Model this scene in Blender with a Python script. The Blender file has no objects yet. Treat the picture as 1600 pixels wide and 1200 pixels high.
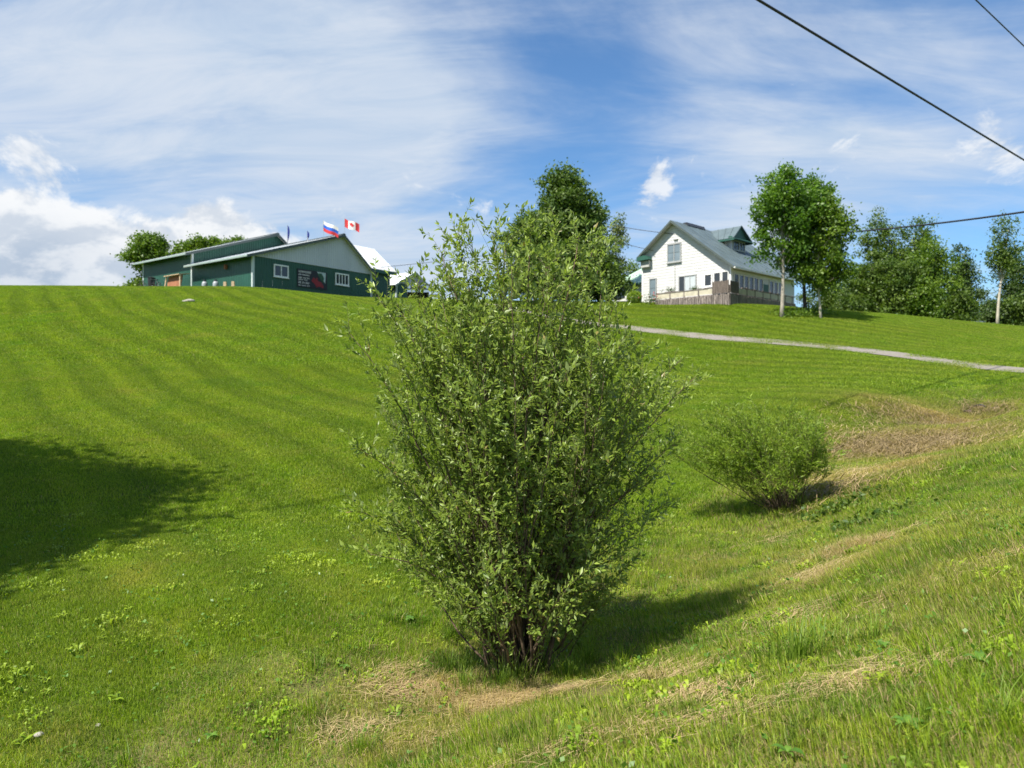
import bpy, math, random
import numpy as np
from mathutils import Vector, Matrix

rng = np.random.default_rng(7)
random.seed(7)
R = math.radians
S = bpy.context.scene
COL = S.collection

# ------------------------------------------------------------------ camera
cam_d = bpy.data.cameras.new('camera')
cam = bpy.data.objects.new('camera', cam_d)
COL.objects.link(cam)
cam.location = (0, 0, 0)                      # eye height is z = 0, the ground here is 1.6 m lower
cam.rotation_euler = (R(90), 0, 0)
cam_d.sensor_width = 36
F = 1142.0                                    # focal length in pixels of the 1600 px photo
cam_d.lens = 36 * F / 1600
cam_d.clip_end = 3000
cam_d.clip_start = 0.05
cam_d.dof.use_dof = True
cam_d.dof.focus_distance = 5.3
cam_d.dof.aperture_fstop = 2.6
S.camera = cam

# ------------------------------------------------------------------ sun and sky
SUN_EL = R(57)
SUN_H = Vector((-0.75, -0.66, 0)).normalized()      # horizontal direction towards the sun
sun_dir = Vector((SUN_H.x * math.cos(SUN_EL), SUN_H.y * math.cos(SUN_EL), math.sin(SUN_EL)))
sd = bpy.data.lights.new('sun', 'SUN')
sd.energy = 5.0
sd.angle = R(0.75)
sd.color = (1.0, 0.945, 0.85)
so = bpy.data.objects.new('sun', sd)
so.rotation_euler = sun_dir.to_track_quat('Z', 'Y').to_euler()
so.location = (-20, -20, 40)
COL.objects.link(so)

S.view_settings.view_transform = 'Standard'
S.view_settings.look = 'None'
S.view_settings.exposure = 0.98
S.view_settings.gamma = 1.0
S.view_settings.use_curve_mapping = False
S.cycles.use_denoising = True
S.cycles.max_bounces = 6
S.cycles.transparent_max_bounces = 8
S.cycles.caustics_reflective = False
S.cycles.caustics_refractive = False


class NT:
    """small helper around a node tree"""
    def __init__(self, tree):
        self.t = tree
        self.n = tree.nodes
        self.l = tree.links

    def new(self, typ, **kw):
        nd = self.n.new(typ)
        for k, v in kw.items():
            setattr(nd, k, v)
        return nd

    def put(self, sock, v):
        if hasattr(v, 'is_output') or isinstance(v, bpy.types.NodeSocket):
            self.l.new(v, sock)
        else:
            sock.default_value = v

    def math(self, op, a, b=0.0, c=0.0, clamp=False):
        nd = self.new('ShaderNodeMath', operation=op, use_clamp=clamp)
        self.put(nd.inputs[0], a)
        self.put(nd.inputs[1], b)
        self.put(nd.inputs[2], c)
        return nd.outputs[0]

    def vmath(self, op, a, b=(0, 0, 0), scale=None):
        nd = self.new('ShaderNodeVectorMath', operation=op)
        self.put(nd.inputs[0], a)
        self.put(nd.inputs[1], b)
        if scale is not None:
            self.put(nd.inputs[3], scale)
        return nd.outputs['Value'] if op in ('DOT_PRODUCT', 'LENGTH', 'DISTANCE') else nd.outputs[0]

    def step(self, x, a, b):
        nd = self.new('ShaderNodeMapRange', interpolation_type='SMOOTHSTEP')
        self.put(nd.inputs[0], x)
        self.put(nd.inputs[1], a)
        self.put(nd.inputs[2], b)
        return nd.outputs[0]

    def noise(self, vec, scale, detail=4, rough=0.55, dist=0.0, lac=2.0):
        nd = self.new('ShaderNodeTexNoise')
        if vec is not None:
            self.l.new(vec, nd.inputs['Vector'])
        nd.inputs['Scale'].default_value = scale
        nd.inputs['Detail'].default_value = detail
        nd.inputs['Roughness'].default_value = rough
        nd.inputs['Lacunarity'].default_value = lac
        nd.inputs['Distortion'].default_value = dist
        return nd.outputs[0]

    def mapping(self, vec, loc=(0, 0, 0), rot=(0, 0, 0), scale=(1, 1, 1)):
        nd = self.new('ShaderNodeMapping')
        self.l.new(vec, nd.inputs[0])
        nd.inputs[1].default_value = loc
        nd.inputs[2].default_value = rot
        nd.inputs[3].default_value = scale
        return nd.outputs[0]

    def mix(self, f, a, b, blend='MIX'):
        nd = self.new('ShaderNodeMix', data_type='RGBA', blend_type=blend)
        self.put(nd.inputs[0], f)
        for s, v in ((nd.inputs[6], a), (nd.inputs[7], b)):
            if isinstance(v, (tuple, list)) and len(v) == 3:
                v = (*v, 1)
            self.put(s, v)
        return nd.outputs[2]


def build_world():
    w = bpy.data.worlds.new('World')
    S.world = w
    w.use_nodes = True
    T = NT(w.node_tree)
    T.n.clear()
    sky = T.new('ShaderNodeTexSky', sky_type='NISHITA')
    sky.sun_disc = False
    sky.sun_elevation = SUN_EL
    sky.sun_rotation = math.atan2(SUN_H.x, SUN_H.y)
    sky.air_density = 1.0
    sky.dust_density = 0.3
    sky.ozone_density = 2.5
    tc = T.new('ShaderNodeTexCoord')
    d = T.vmath('NORMALIZE', tc.outputs['Generated'])
    sp = T.new('ShaderNodeSeparateXYZ')
    T.l.new(d, sp.inputs[0])
    x, y, z = sp.outputs
    zz = T.math('ADD', T.math('MAXIMUM', z, 0.0), 0.16)
    cb = T.new('ShaderNodeCombineXYZ')
    T.put(cb.inputs[0], T.math('DIVIDE', x, zz))
    T.put(cb.inputs[1], T.math('DIVIDE', y, zz))
    p = cb.outputs[0]

    def lobe(px, py, rad):            # 1 in the direction of that cloud, 0 beyond rad (radians)
        c = Vector(((px - 800) / F, 1, (600 - py) / F)).normalized()
        dd = T.vmath('DISTANCE', d, tuple(c))
        return T.step(dd, rad, 0.0)

    # thin high cloud in long streaks
    m1 = T.mapping(p, loc=(3.1, 0.4, 0), rot=(0, 0, R(-34)), scale=(0.62, 1.05, 1))
    n1 = T.noise(m1, 0.95, 10, 0.56, 1.1)
    m2 = T.mapping(p, loc=(0.3, 7.4, 0), rot=(0, 0, R(24)), scale=(0.8, 2.2, 1))
    n2 = T.noise(m2, 1.9, 10, 0.64, 0.9)
    c1 = T.math('ADD', T.math('MULTIPLY', n1, 0.76), T.math('MULTIPLY', n2, 0.26))
    for px, py, rad, k in ((330, 60, .55, .20), (620, 240, .30, .09), (900, 175, .30, -.15), (700, 40, .16, -.05),
                           (470, 215, .20, -.05), (1200, 270, .32, .12), (1150, 60, .35, .05), (700, 370, .35, .10),
                           (1500, 210, .2, .05)):
        c1 = T.math('ADD', c1, T.math('MULTIPLY', lobe(px, py, rad), k))
    lowb = T.step(z, 0.45, 0.05)
    c1 = T.math('ADD', c1, T.math('MULTIPLY', lowb, 0.03))
    a1 = T.math('MULTIPLY', T.step(c1, 0.39, 0.77), 0.92)
    # heaped cloud: a bank low over the left horizon and a few small puffs
    cd = T.mapping(d, loc=(1.7, 2.9, .35), scale=(1, 1, 1.5))
    n3 = T.noise(cd, 7.5, 11, 0.62, 0.3)
    lowf = T.noise(cd, 4.2, 3, 0.5, 0.2)
    az = T.math('ARCTAN2', x, y)
    zt = T.math('ADD', 0.222, T.math('MULTIPLY', T.math('SUBTRACT', lowf, 0.5), 0.17))
    zt = T.math('ADD', zt, T.math('MULTIPLY', T.math('SUBTRACT', n3, 0.5), 0.16))
    zt = T.math('SUBTRACT', zt, T.math('MULTIPLY', T.step(az, -0.38, 0.0), 0.20))
    depth = T.math('SUBTRACT', zt, z)                       # height below the cloud's top
    bank = T.math('MULTIPLY', T.step(depth, 0.0, 0.022), T.step(z, -0.02, 0.10))
    c3 = n3
    for px, py, rad, k in ((30, 255, .13, .16), (400, 40, .28, -.14), (900, 160, .2, -.08), (520, 330, .05, .17), (1025, 285, .05, .15), (1510, 220, .10, .13), (820, 128, .025, .13)):
        c3 = T.math('ADD', c3, T.math('MULTIPLY', lobe(px, py, rad), k))
    puff = T.math('MULTIPLY', T.step(c3, 0.61, 0.71), 0.8)
    a3 = T.math('MAXIMUM', T.math('MULTIPLY', bank, 0.96), puff)
    hid = T.noise(T.mapping(d, loc=(1.7 + .010, 2.9, .35 - .035), scale=(1, 1, 1.5)), 7.5, 6, 0.58, 0.3)
    sh = T.math('ADD', T.math('MULTIPLY', T.step(depth, 0.02, 0.13), 0.5), T.math('MULTIPLY', T.step(T.math('SUBTRACT', hid, n3), -0.06, 0.09), 0.6), clamp=True)
    cumcol = T.mix(sh, (7.0, 7.1, 7.2), (3.5, 4.15, 5.1))
    ccol = T.mix(T.step(n2, .3, .7), (3.9, 4.8, 6.0), (5.2, 5.7, 6.4))
    skyc = sky.outputs[0]
    skyc = T.mix(1.0, skyc, (0.72, 1.0, 1.20), 'MULTIPLY')
    o = T.mix(a1, skyc, ccol)
    o = T.mix(a3, o, cumcol)
    bg = T.new('ShaderNodeBackground')
    T.l.new(o, bg.inputs[0])
    bg.inputs[1].default_value = 0.07
    out = T.new('ShaderNodeOutputWorld')
    T.l.new(bg.outputs[0], out.inputs[0])


build_world()

# ------------------------------------------------------------------ helpers


def P(px, py, d):
    """the point at depth d metres seen at pixel (px, py) of the photograph"""
    return Vector(((px - 800) / F * d, d, (600 - py) / F * d))


def tag(o, label=None, cat=None, group=None, kind=None):
    for k, v in (('label', label), ('category', cat), ('group', group), ('kind', kind)):
        if v:
            o[k] = v
    return o


def empty(name, loc, rz=0.0):
    o = bpy.data.objects.new(name, None)
    o.empty_display_size = 0.2
    COL.objects.link(o)
    o.location = loc
    o.rotation_euler = (0, 0, rz)
    return o


def link(name, me, parent=None, mat=None):
    o = bpy.data.objects.new(name, me)
    COL.objects.link(o)
    if parent:
        o.parent = parent
    if mat is not None and not me.materials:
        me.materials.append(mat)
    return o


def np_mesh(name, V, faces_n, idx, smooth=False):
    """V (n,3) float, faces_n verts per face (int), idx flat index array"""
    me = bpy.data.meshes.new(name)
    V = np.asarray(V, dtype=np.float32)
    idx = np.asarray(idx, dtype=np.int32).ravel()
    nf = len(idx) // faces_n
    me.vertices.add(len(V))
    me.vertices.foreach_set('co', V.ravel())
    me.loops.add(len(idx))
    me.loops.foreach_set('vertex_index', idx)
    me.polygons.add(nf)
    me.polygons.foreach_set('loop_start', np.arange(0, len(idx), faces_n, dtype=np.int32))
    if smooth:
        me.polygons.foreach_set('use_smooth', np.ones(nf, dtype=bool))
    me.update(calc_edges=True)
    me.validate()
    return me


def add_attr(me, name, data, dom='POINT'):
    a = me.attributes.new(name, 'FLOAT', dom)
    a.data.foreach_set('value', np.asarray(data, dtype=np.float32).ravel())


class MB:
    def __init__(self):
        self.v = []
        self.f = []

    def poly(self, pts):
        b = len(self.v)
        self.v += [tuple(q) for q in pts]
        self.f.append(tuple(range(b, b + len(pts))))
        return self

    def box(self, x0, x1, y0, y1, z0, z1):
        b = len(self.v)
        self.v += [(x0, y0, z0), (x1, y0, z0), (x1, y1, z0), (x0, y1, z0), (x0, y0, z1), (x1, y0, z1), (x1, y1, z1), (x0, y1, z1)]
        for q in ((0, 3, 2, 1), (4, 5, 6, 7), (0, 1, 5, 4), (1, 2, 6, 5), (2, 3, 7, 6), (3, 0, 4, 7)):
            self.f.append(tuple(b + i for i in q))
        return self

    def prism(self, poly, vec):
        """poly: list of 3-D points (planar), extruded along vec"""
        b = len(self.v)
        n = len(poly)
        vec = Vector(vec)
        self.v += [tuple(q) for q in poly] + [tuple(Vector(q) + vec) for q in poly]
        self.f.append(tuple(b + i for i in reversed(range(n))))
        self.f.append(tuple(b + n + i for i in range(n)))
        for i in range(n):
            j = (i + 1) % n
            self.f.append((b + i, b + j, b + n + j, b + n + i))
        return self

    def tube(self, pts, rad, n=6, cap=True):
        pts = [Vector(q) for q in pts]
        if not hasattr(rad, '__len__'):
            rad = [rad] * len(pts)
        b = len(self.v)
        t0 = (pts[1] - pts[0]).normalized()
        u = t0.orthogonal().normalized()
        for i, q in enumerate(pts):
            t = (pts[min(i + 1, len(pts) - 1)] - pts[max(i - 1, 0)]).normalized()
            u = (u - t * u.dot(t)).normalized()
            w = t.cross(u)
            for k in range(n):
                a = 2 * math.pi * k / n
                self.v.append(tuple(q + (u * math.cos(a) + w * math.sin(a)) * rad[i]))
        for i in range(len(pts) - 1):
            for k in range(n):
                k2 = (k + 1) % n
                self.f.append((b + i * n + k, b + i * n + k2, b + (i + 1) * n + k2, b + (i + 1) * n + k))
        if cap:
            self.f.append(tuple(b + k for k in reversed(range(n))))
            self.f.append(tuple(b + (len(pts) - 1) * n + k for k in range(n)))
        return self

    def ball(self, c, rx, ry, rz, nu=10, nv=7):
        b = len(self.v)
        for j in range(nv + 1):
            th = math.pi * j / nv
            for i in range(nu):
                a = 2 * math.pi * i / nu
                self.v.append((c[0] + rx * math.sin(th) * math.cos(a), c[1] + ry * math.sin(th) * math.sin(a), c[2] - rz * math.cos(th)))
        for j in range(nv):
            for i in range(nu):
                i2 = (i + 1) % nu
                self.f.append((b + j * nu + i, b + j * nu + i2, b + (j + 1) * nu + i2, b + (j + 1) * nu + i))
        return self

    def build(self, name, mat, parent=None, smooth=False):
        me = bpy.data.meshes.new(name)
        me.from_pydata(self.v, [], self.f)
        me.validate()
        if smooth:
            for q in me.polygons:
                q.use_smooth = True
        me.materials.append(mat)
        me.update()
        return link(name, me, parent)


# ------------------------------------------------------------------ materials
MATS = {}


def mat_basic(name, col, rough=0.7, var=0.12, scale=6.0, bump=0.0, metal=0.0, spec=0.4, dirt=None, stretch=(1, 1, 1)):
    m = bpy.data.materials.new(name)
    m.use_nodes = True
    T = NT(m.node_tree)
    b = T.n['Principled BSDF']
    tc = T.new('ShaderNodeTexCoord')
    v = T.mapping(tc.outputs['Object'], scale=stretch)
    n = T.noise(v, scale, 6, 0.6)
    lo = tuple(c * (1 - var) for c in col)
    hi = tuple(min(1, c * (1 + var)) for c in col)
    c = T.mix(T.step(n, .3, .7), lo, hi)
    if dirt:
        n2 = T.noise(v, scale * 0.35, 8, 0.65, 0.4)
        c = T.mix(T.math('MULTIPLY', T.step(n2, .5, .75), dirt[1]), c, dirt[0])
    oi = T.new('ShaderNodeObjectInfo')
    c = T.mix(T.math('MULTIPLY', oi.outputs['Random'], var), c, tuple(q * 0.55 for q in col))
    T.l.new(c, b.inputs['Base Color'])
    b.inputs['Roughness'].default_value = rough
    b.inputs['Metallic'].default_value = metal
    b.inputs['Specular IOR Level'].default_value = spec
    if bump:
        bp = T.new('ShaderNodeBump')
        bp.inputs['Strength'].default_value = bump
        bp.inputs['Distance'].default_value = 0.02
        T.l.new(n, bp.inputs['Height'])
        T.l.new(bp.outputs[0], b.inputs['Normal'])
    MATS[name] = m
    return m


def mat_glass(name, col=(0.02, 0.025, 0.03)):
    m = bpy.data.materials.new(name)
    m.use_nodes = True
    T = NT(m.node_tree)
    b = T.n['Principled BSDF']
    tc = T.new('ShaderNodeTexCoord')
    n = T.noise(tc.outputs['Object'], 1.5, 3)
    c = T.mix(n, col, tuple(q * 2.2 for q in col))
    T.l.new(c, b.inputs['Base Color'])
    b.inputs['Roughness'].default_value = 0.06
    b.inputs['Specular IOR Level'].default_value = 0.6
    MATS[name] = m
    return m


def mat_leaf(name, dark, light, under=None, gloss=0.45, trans=0.35, tip=None):
    """leaf faces: colour from per-leaf attribute 'tone', paler below, some light passing through"""
    m = bpy.data.materials.new(name)
    m.use_nodes = True
    T = NT(m.node_tree)
    T.n.clear()
    at = T.new('ShaderNodeAttribute', attribute_name='tone')
    c = T.mix(at.outputs['Fac'], dark, light)
    if tip:
        c = T.mix(T.step(at.outputs['Fac'], .93, .97), c, tip)
    geo = T.new('ShaderNodeNewGeometry')
    if under:
        cu = T.mix(at.outputs['Fac'], tuple(q * .8 for q in under), under)
        c = T.mix(geo.outputs['Backfacing'], c, cu)
    b = T.new('ShaderNodeBsdfPrincipled')
    T.l.new(c, b.inputs['Base Color'])
    b.inputs['Roughness'].default_value = gloss
    b.inputs['Specular IOR Level'].default_value = 0.4
    tr = T.new('ShaderNodeBsdfTranslucent')
    T.l.new(T.mix(1.0, c, (1.25, 1.35, 0.55), 'MULTIPLY'), tr.inputs[0])
    mx = T.new('ShaderNodeMixShader')
    mx.inputs[0].default_value = trans
    T.l.new(b.outputs[0], mx.inputs[1])
    T.l.new(tr.outputs[0], mx.inputs[2])
    o = T.new('ShaderNodeOutputMaterial')
    T.l.new(mx.outputs[0], o.inputs[0])
    MATS[name] = m
    return m


# ditch line (plan): through D0 with direction DD; positive offset = road side
D0 = np.array([0.1, 5.7])
DD = np.array([0.649, 0.761])
DN = np.array([0.761, -0.649])


def grass_tint(T, dry_sock):
    """colour of the turf at a world position; shared by soil sheet and blades"""
    geo = T.new('ShaderNodeNewGeometry')
    pos = geo.outputs['Position']
    flat = T.vmath('MULTIPLY', pos, (1, 1, 0))
    big = T.noise(flat, 0.16, 4, 0.6, 0.3)
    mid = T.noise(flat, 1.1, 5, 0.62)
    fine = T.noise(flat, 7.0, 3, 0.6)
    c = T.mix(T.step(big, .33, .67), (0.125, 0.205, 0.010), (0.178, 0.238, 0.018))
    c = T.mix(T.math('MULTIPLY', T.step(mid, .35, .75), 0.55), c, (0.215, 0.250, 0.032))
    c = T.mix(T.math('MULTIPLY', T.step(fine, .45, .8), 0.35), c, (0.078, 0.148, 0.012))
    worn = T.noise(flat, 0.42, 6, 0.66, 0.6)
    c = T.mix(T.math('MULTIPLY', T.step(worn, .52, .72), 0.55), c, (0.235, 0.225, 0.055))
    c = T.mix(T.math('MULTIPLY', T.step(worn, .46, .28), 0.5), c, (0.070, 0.165, 0.012))
    off = T.math('SUBTRACT', T.vmath('DOT_PRODUCT', flat, (DN[0], DN[1], 0)), float(D0 @ DN))
    lawn = T.step(off, -1.2, -2.6)
    clump = T.noise(flat, 2.3, 5, 0.65, 0.5)
    c = T.mix(T.math('MULTIPLY', T.math('MULTIPLY', T.step(clump, .44, .62), T.math('SUBTRACT', 1.0, lawn)), 0.7), c, (0.062, 0.125, 0.014))
    # mower passes
    wob = T.math('MULTIPLY', T.math('SUBTRACT', T.noise(flat, 0.03, 2), 0.5), 6.0)
    sc = T.math('ADD', T.vmath('DOT_PRODUCT', flat, (0.78, 0.62, 0)), wob)
    s1 = T.math('SINE', T.math('MULTIPLY', sc, 2 * math.pi / 1.55))
    s2 = T.math('SINE', T.math('MULTIPLY', sc, 2 * math.pi / 0.62))
    st = T.math('ADD', T.math('MULTIPLY', s1, .36), T.math('MULTIPLY', s2, .18))
    stf = T.math('MULTIPLY', T.math('MULTIPLY', T.math('ADD', st, .5, clamp=True), lawn), T.step(big, .2, .6))
    c = T.mix(T.math('MULTIPLY', stf, 0.75), c, (0.085, 0.138, 0.014))
    # straw coloured where the turf is dry
    dr = T.math('MULTIPLY', dry_sock, T.math('ADD', T.math('MULTIPLY', mid, .9), .5), clamp=True)
    c = T.mix(dr, c, T.mix(T.step(fine, .35, .65), (0.21, 0.155, 0.066), (0.36, 0.28, 0.115)))
    return c, mid, fine


def make_turf_mats():
    m = bpy.data.materials.new('turf_soil')
    m.use_nodes = True
    T = NT(m.node_tree)
    b = T.n['Principled BSDF']
    at = T.new('ShaderNodeAttribute', attribute_name='dry')
    c, mid, fine = grass_tint(T, at.outputs['Fac'])
    near = T.new('ShaderNodeAttribute', attribute_name='near')
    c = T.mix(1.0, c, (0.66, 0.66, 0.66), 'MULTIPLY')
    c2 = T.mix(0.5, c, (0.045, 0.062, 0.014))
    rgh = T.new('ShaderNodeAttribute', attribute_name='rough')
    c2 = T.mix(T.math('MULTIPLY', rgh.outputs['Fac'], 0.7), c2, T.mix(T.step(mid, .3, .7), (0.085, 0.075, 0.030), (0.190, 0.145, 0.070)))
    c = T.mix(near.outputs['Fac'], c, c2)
    T.l.new(c, b.inputs['Base Color'])
    b.inputs['Roughness'].default_value = 0.95
    b.inputs['Specular IOR Level'].default_value = 0.1
    bp = T.new('ShaderNodeBump')
    bp.inputs['Strength'].default_value = 0.6
    bp.inputs['Distance'].default_value = 0.05
    geo = T.new('ShaderNodeNewGeometry')
    T.l.new(T.noise(geo.outputs['Position'], 14, 4, .7), bp.inputs['Height'])
    T.l.new(bp.outputs[0], b.inputs['Normal'])
    MATS['turf'] = m

    g = bpy.data.materials.new('grass_blade')
    g.use_nodes = True
    T = NT(g.node_tree)
    T.n.clear()
    at = T.new('ShaderNodeAttribute', attribute_name='dry', attribute_type='INSTANCER')
    c, mid, fine = grass_tint(T, at.outputs['Fac'])
    tone = T.new('ShaderNodeAttribute', attribute_name='tone')
    c = T.mix(T.step(tone.outputs['Fac'], 0.0, 0.9), T.mix(1, c, (.62, .74, .7), 'MULTIPLY'), T.mix(1, c, (2.15, 2.0, 1.8), 'MULTIPLY'))
    c = T.mix(T.step(tone.outputs['Fac'], .955, .965), c, (0.40, 0.31, 0.15))
    b = T.new('ShaderNodeBsdfPrincipled')
    T.l.new(c, b.inputs['Base Color'])
    b.inputs['Roughness'].default_value = 0.5
    b.inputs['Specular IOR Level'].default_value = 0.3
    tr = T.new('ShaderNodeBsdfTranslucent')
    T.l.new(T.mix(1, c, (1.3, 1.35, .6), 'MULTIPLY'), tr.inputs[0])
    mx = T.new('ShaderNodeMixShader')
    mx.inputs[0].default_value = 0.45
    T.l.new(b.outputs[0], mx.inputs[1])
    T.l.new(tr.outputs[0], mx.inputs[2])
    o = T.new('ShaderNodeOutputMaterial')
    T.l.new(mx.outputs[0], o.inputs[0])
    MATS['blade'] = g


make_turf_mats()
M = MATS
mat_basic('white_siding', (0.56, 0.56, 0.55), 0.55, 0.05, 2.0)
mat_basic('white_paint', (0.78, 0.78, 0.76), 0.5, 0.05, 3.0)
mat_basic('grey_trim', (0.33, 0.34, 0.34), 0.6, 0.1, 3.0)
mat_basic('soffit', (0.42, 0.42, 0.40), 0.7, 0.06, 2.0)
mat_basic('house_roof', (0.090, 0.122, 0.130), 0.42, 0.14, 1.2, dirt=((0.17, 0.20, 0.20), 0.5))
mat_basic('green_trim', (0.028, 0.095, 0.07), 0.5, 0.1, 3.0)
mat_basic('dark_metal', (0.035, 0.038, 0.045), 0.4, 0.1, 3.0)
mat_basic('barn_green', (0.022, 0.086, 0.060), 0.42, 0.10, 0.8, dirt=((0.035, 0.088, 0.066), 0.4), stretch=(1, 1, .3))
mat_basic('barn_grey', (0.50, 0.52, 0.55), 0.45, 0.06, 0.8, stretch=(1, 1, .3))
mat_basic('barn_trim', (0.50, 0.56, 0.55), 0.45, 0.05, 1.0)
mat_basic('rake_dark', (0.075, 0.095, 0.090), 0.5, 0.08, 1.0)
mat_basic('barn_fascia', (0.26, 0.33, 0.30), 0.45, 0.08, 1.0)
mat_basic('barn_soffit', (0.40, 0.46, 0.42), 0.55, 0.05, 1.0)
mat_basic('metal_roof', (0.66, 0.68, 0.68), 0.38, 0.06, 1.0, metal=0.1)
mat_basic('pale_green_roof', (0.36, 0.52, 0.40), 0.5, 0.08, 1.0)
mat_basic('old_wood', (0.22, 0.185, 0.165), 0.85, 0.75, 5.0, bump=.4, stretch=(3, 3, .5))
mat_basic('deck_panel', (0.46, 0.42, 0.32), 0.8, 0.15, 3.0)
mat_basic('dark_wood', (0.125, 0.100, 0.085), 0.85, 0.3, 5.0, bump=.4, stretch=(3, 3, .5))
mat_basic('new_wood', (0.28, 0.115, 0.055), 0.8, 0.2, 3.0, stretch=(1, 3, 1))
mat_basic('pale_wood', (0.55, 0.40, 0.25), 0.8, 0.15, 3.0)
mat_basic('gravel', (0.215, 0.195, 0.165), 0.95, 0.3, 9.0, bump=.8, dirt=((0.17, 0.16, 0.12), .6))
mat_basic('asphalt', (0.055, 0.055, 0.056), 0.9, 0.25, 30.0, bump=.5)
mat_basic('cable_black', (0.018, 0.018, 0.022), 0.6, 0.1, 5.0)
mat_basic('pole_wood', (0.16, 0.12, 0.09), 0.9, 0.2, 4.0)
mat_basic('flag_blue', (0.03, 0.05, 0.30), 0.8, 0.1, 3.0)
mat_basic('flag_mid_blue', (0.02, 0.11, 0.50), 0.8, 0.1, 3.0)
mat_basic('flag_red', (0.55, 0.035, 0.04), 0.8, 0.1, 3.0)
mat_basic('flag_white', (0.78, 0.74, 0.72), 0.8, 0.05, 3.0)
mat_basic('sign_black', (0.018, 0.020, 0.028), 0.5, 0.1, 3.0)
mat_basic('sign_red', (0.26, 0.02, 0.03), 0.5, 0.3, 6.0)
mat_basic('sign_pale', (0.42, 0.50, 0.50), 0.5, 0.1, 3.0)
mat_basic('sign_green', (0.03, 0.09, 0.05), 0.5, 0.2, 6.0)
mat_basic('curtain', (0.45, 0.50, 0.52), 0.9, 0.15, 3.0, stretch=(8, 8, 1))
mat_basic('truck_paint', (0.05, 0.065, 0.09), 0.25, 0.1, 2.0, spec=.6)
mat_basic('chrome', (0.55, 0.56, 0.58), 0.2, 0.1, 4.0, metal=.8)
mat_basic('rubber', (0.02, 0.02, 0.02), 0.8, 0.1, 4.0)
mat_basic('stone', (0.30, 0.28, 0.24), 0.85, 0.2, 6.0, bump=.4)
mat_basic('red_paint', (0.35, 0.06, 0.05), 0.4, 0.1, 4.0)
mat_basic('black_plastic', (0.02, 0.02, 0.022), 0.5, 0.1, 4.0)
mat_basic('cylinder_paint', (0.32, 0.34, 0.36), 0.4, 0.1, 4.0)
mat_basic('bark_grey', (0.30, 0.27, 0.22), 0.9, 0.3, 8.0, bump=.5)
mat_basic('bark_dark', (0.070, 0.055, 0.045), 0.9, 0.3, 8.0, bump=.5)
mat_basic('bark_pale', (0.42, 0.38, 0.30), 0.9, 0.25, 8.0, bump=.4)
mat_basic('willow_bark', (0.120, 0.082, 0.052), 0.85, 0.35, 14.0, bump=.5, dirt=((0.25, 0.20, 0.13), .5))
mat_basic('twig_bark', (0.085, 0.060, 0.035), 0.8, 0.3, 14.0)
mat_basic('earth', (0.10, 0.075, 0.050), 0.95, 0.3, 12.0, bump=.8)
mat_basic('rose', (0.55, 0.12, 0.13), 0.8, 0.1, 4.0)
mat_glass('glass')
mat_glass('glass_pale', (0.10, 0.13, 0.15))
mat_leaf('willow_leaf', (0.095, 0.165, 0.020), (0.300, 0.385, 0.070), under=(0.27, 0.34, 0.115), gloss=.40, trans=.40, tip=(0.24, 0.20, 0.06))
mat_leaf('shrub_leaf', (0.110, 0.190, 0.014), (0.270, 0.370, 0.030), under=(0.24, 0.33, 0.06), gloss=.5, trans=.48)
mat_leaf('maple_leaf', (0.050, 0.125, 0.014), (0.150, 0.260, 0.028), gloss=.45, trans=.40)
mat_leaf('bright_leaf', (0.060, 0.125, 0.012), (0.165, 0.245, 0.024), gloss=.5, trans=.38)
mat_leaf('cedar_leaf', (0.046, 0.098, 0.014), (0.135, 0.200, 0.030), gloss=.6, trans=.30)
mat_leaf('pale_leaf', (0.080, 0.120, 0.030), (0.220, 0.260, 0.100), gloss=.45, trans=.3)
mat_leaf('wood_leaf', (0.042, 0.088, 0.013), (0.128, 0.188, 0.025), gloss=.5, trans=.32)
mat_leaf('dark_leaf', (0.025, 0.058, 0.012), (0.080, 0.128, 0.020), gloss=.5, trans=.25)
mat_leaf('weed_leaf', (0.060, 0.150, 0.015), (0.130, 0.240, 0.028), gloss=.42, trans=.35)
mat_leaf('tall_blade', (0.090, 0.165, 0.016), (0.230, 0.330, 0.040), gloss=.55, trans=.45)
mat_leaf('straw', (0.27, 0.19, 0.09), (0.58, 0.45, 0.24), gloss=.6, trans=.2)
mat_leaf('dead_stalk', (0.125, 0.090, 0.040), (0.32, 0.240, 0.115), gloss=.7, trans=.15)

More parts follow.
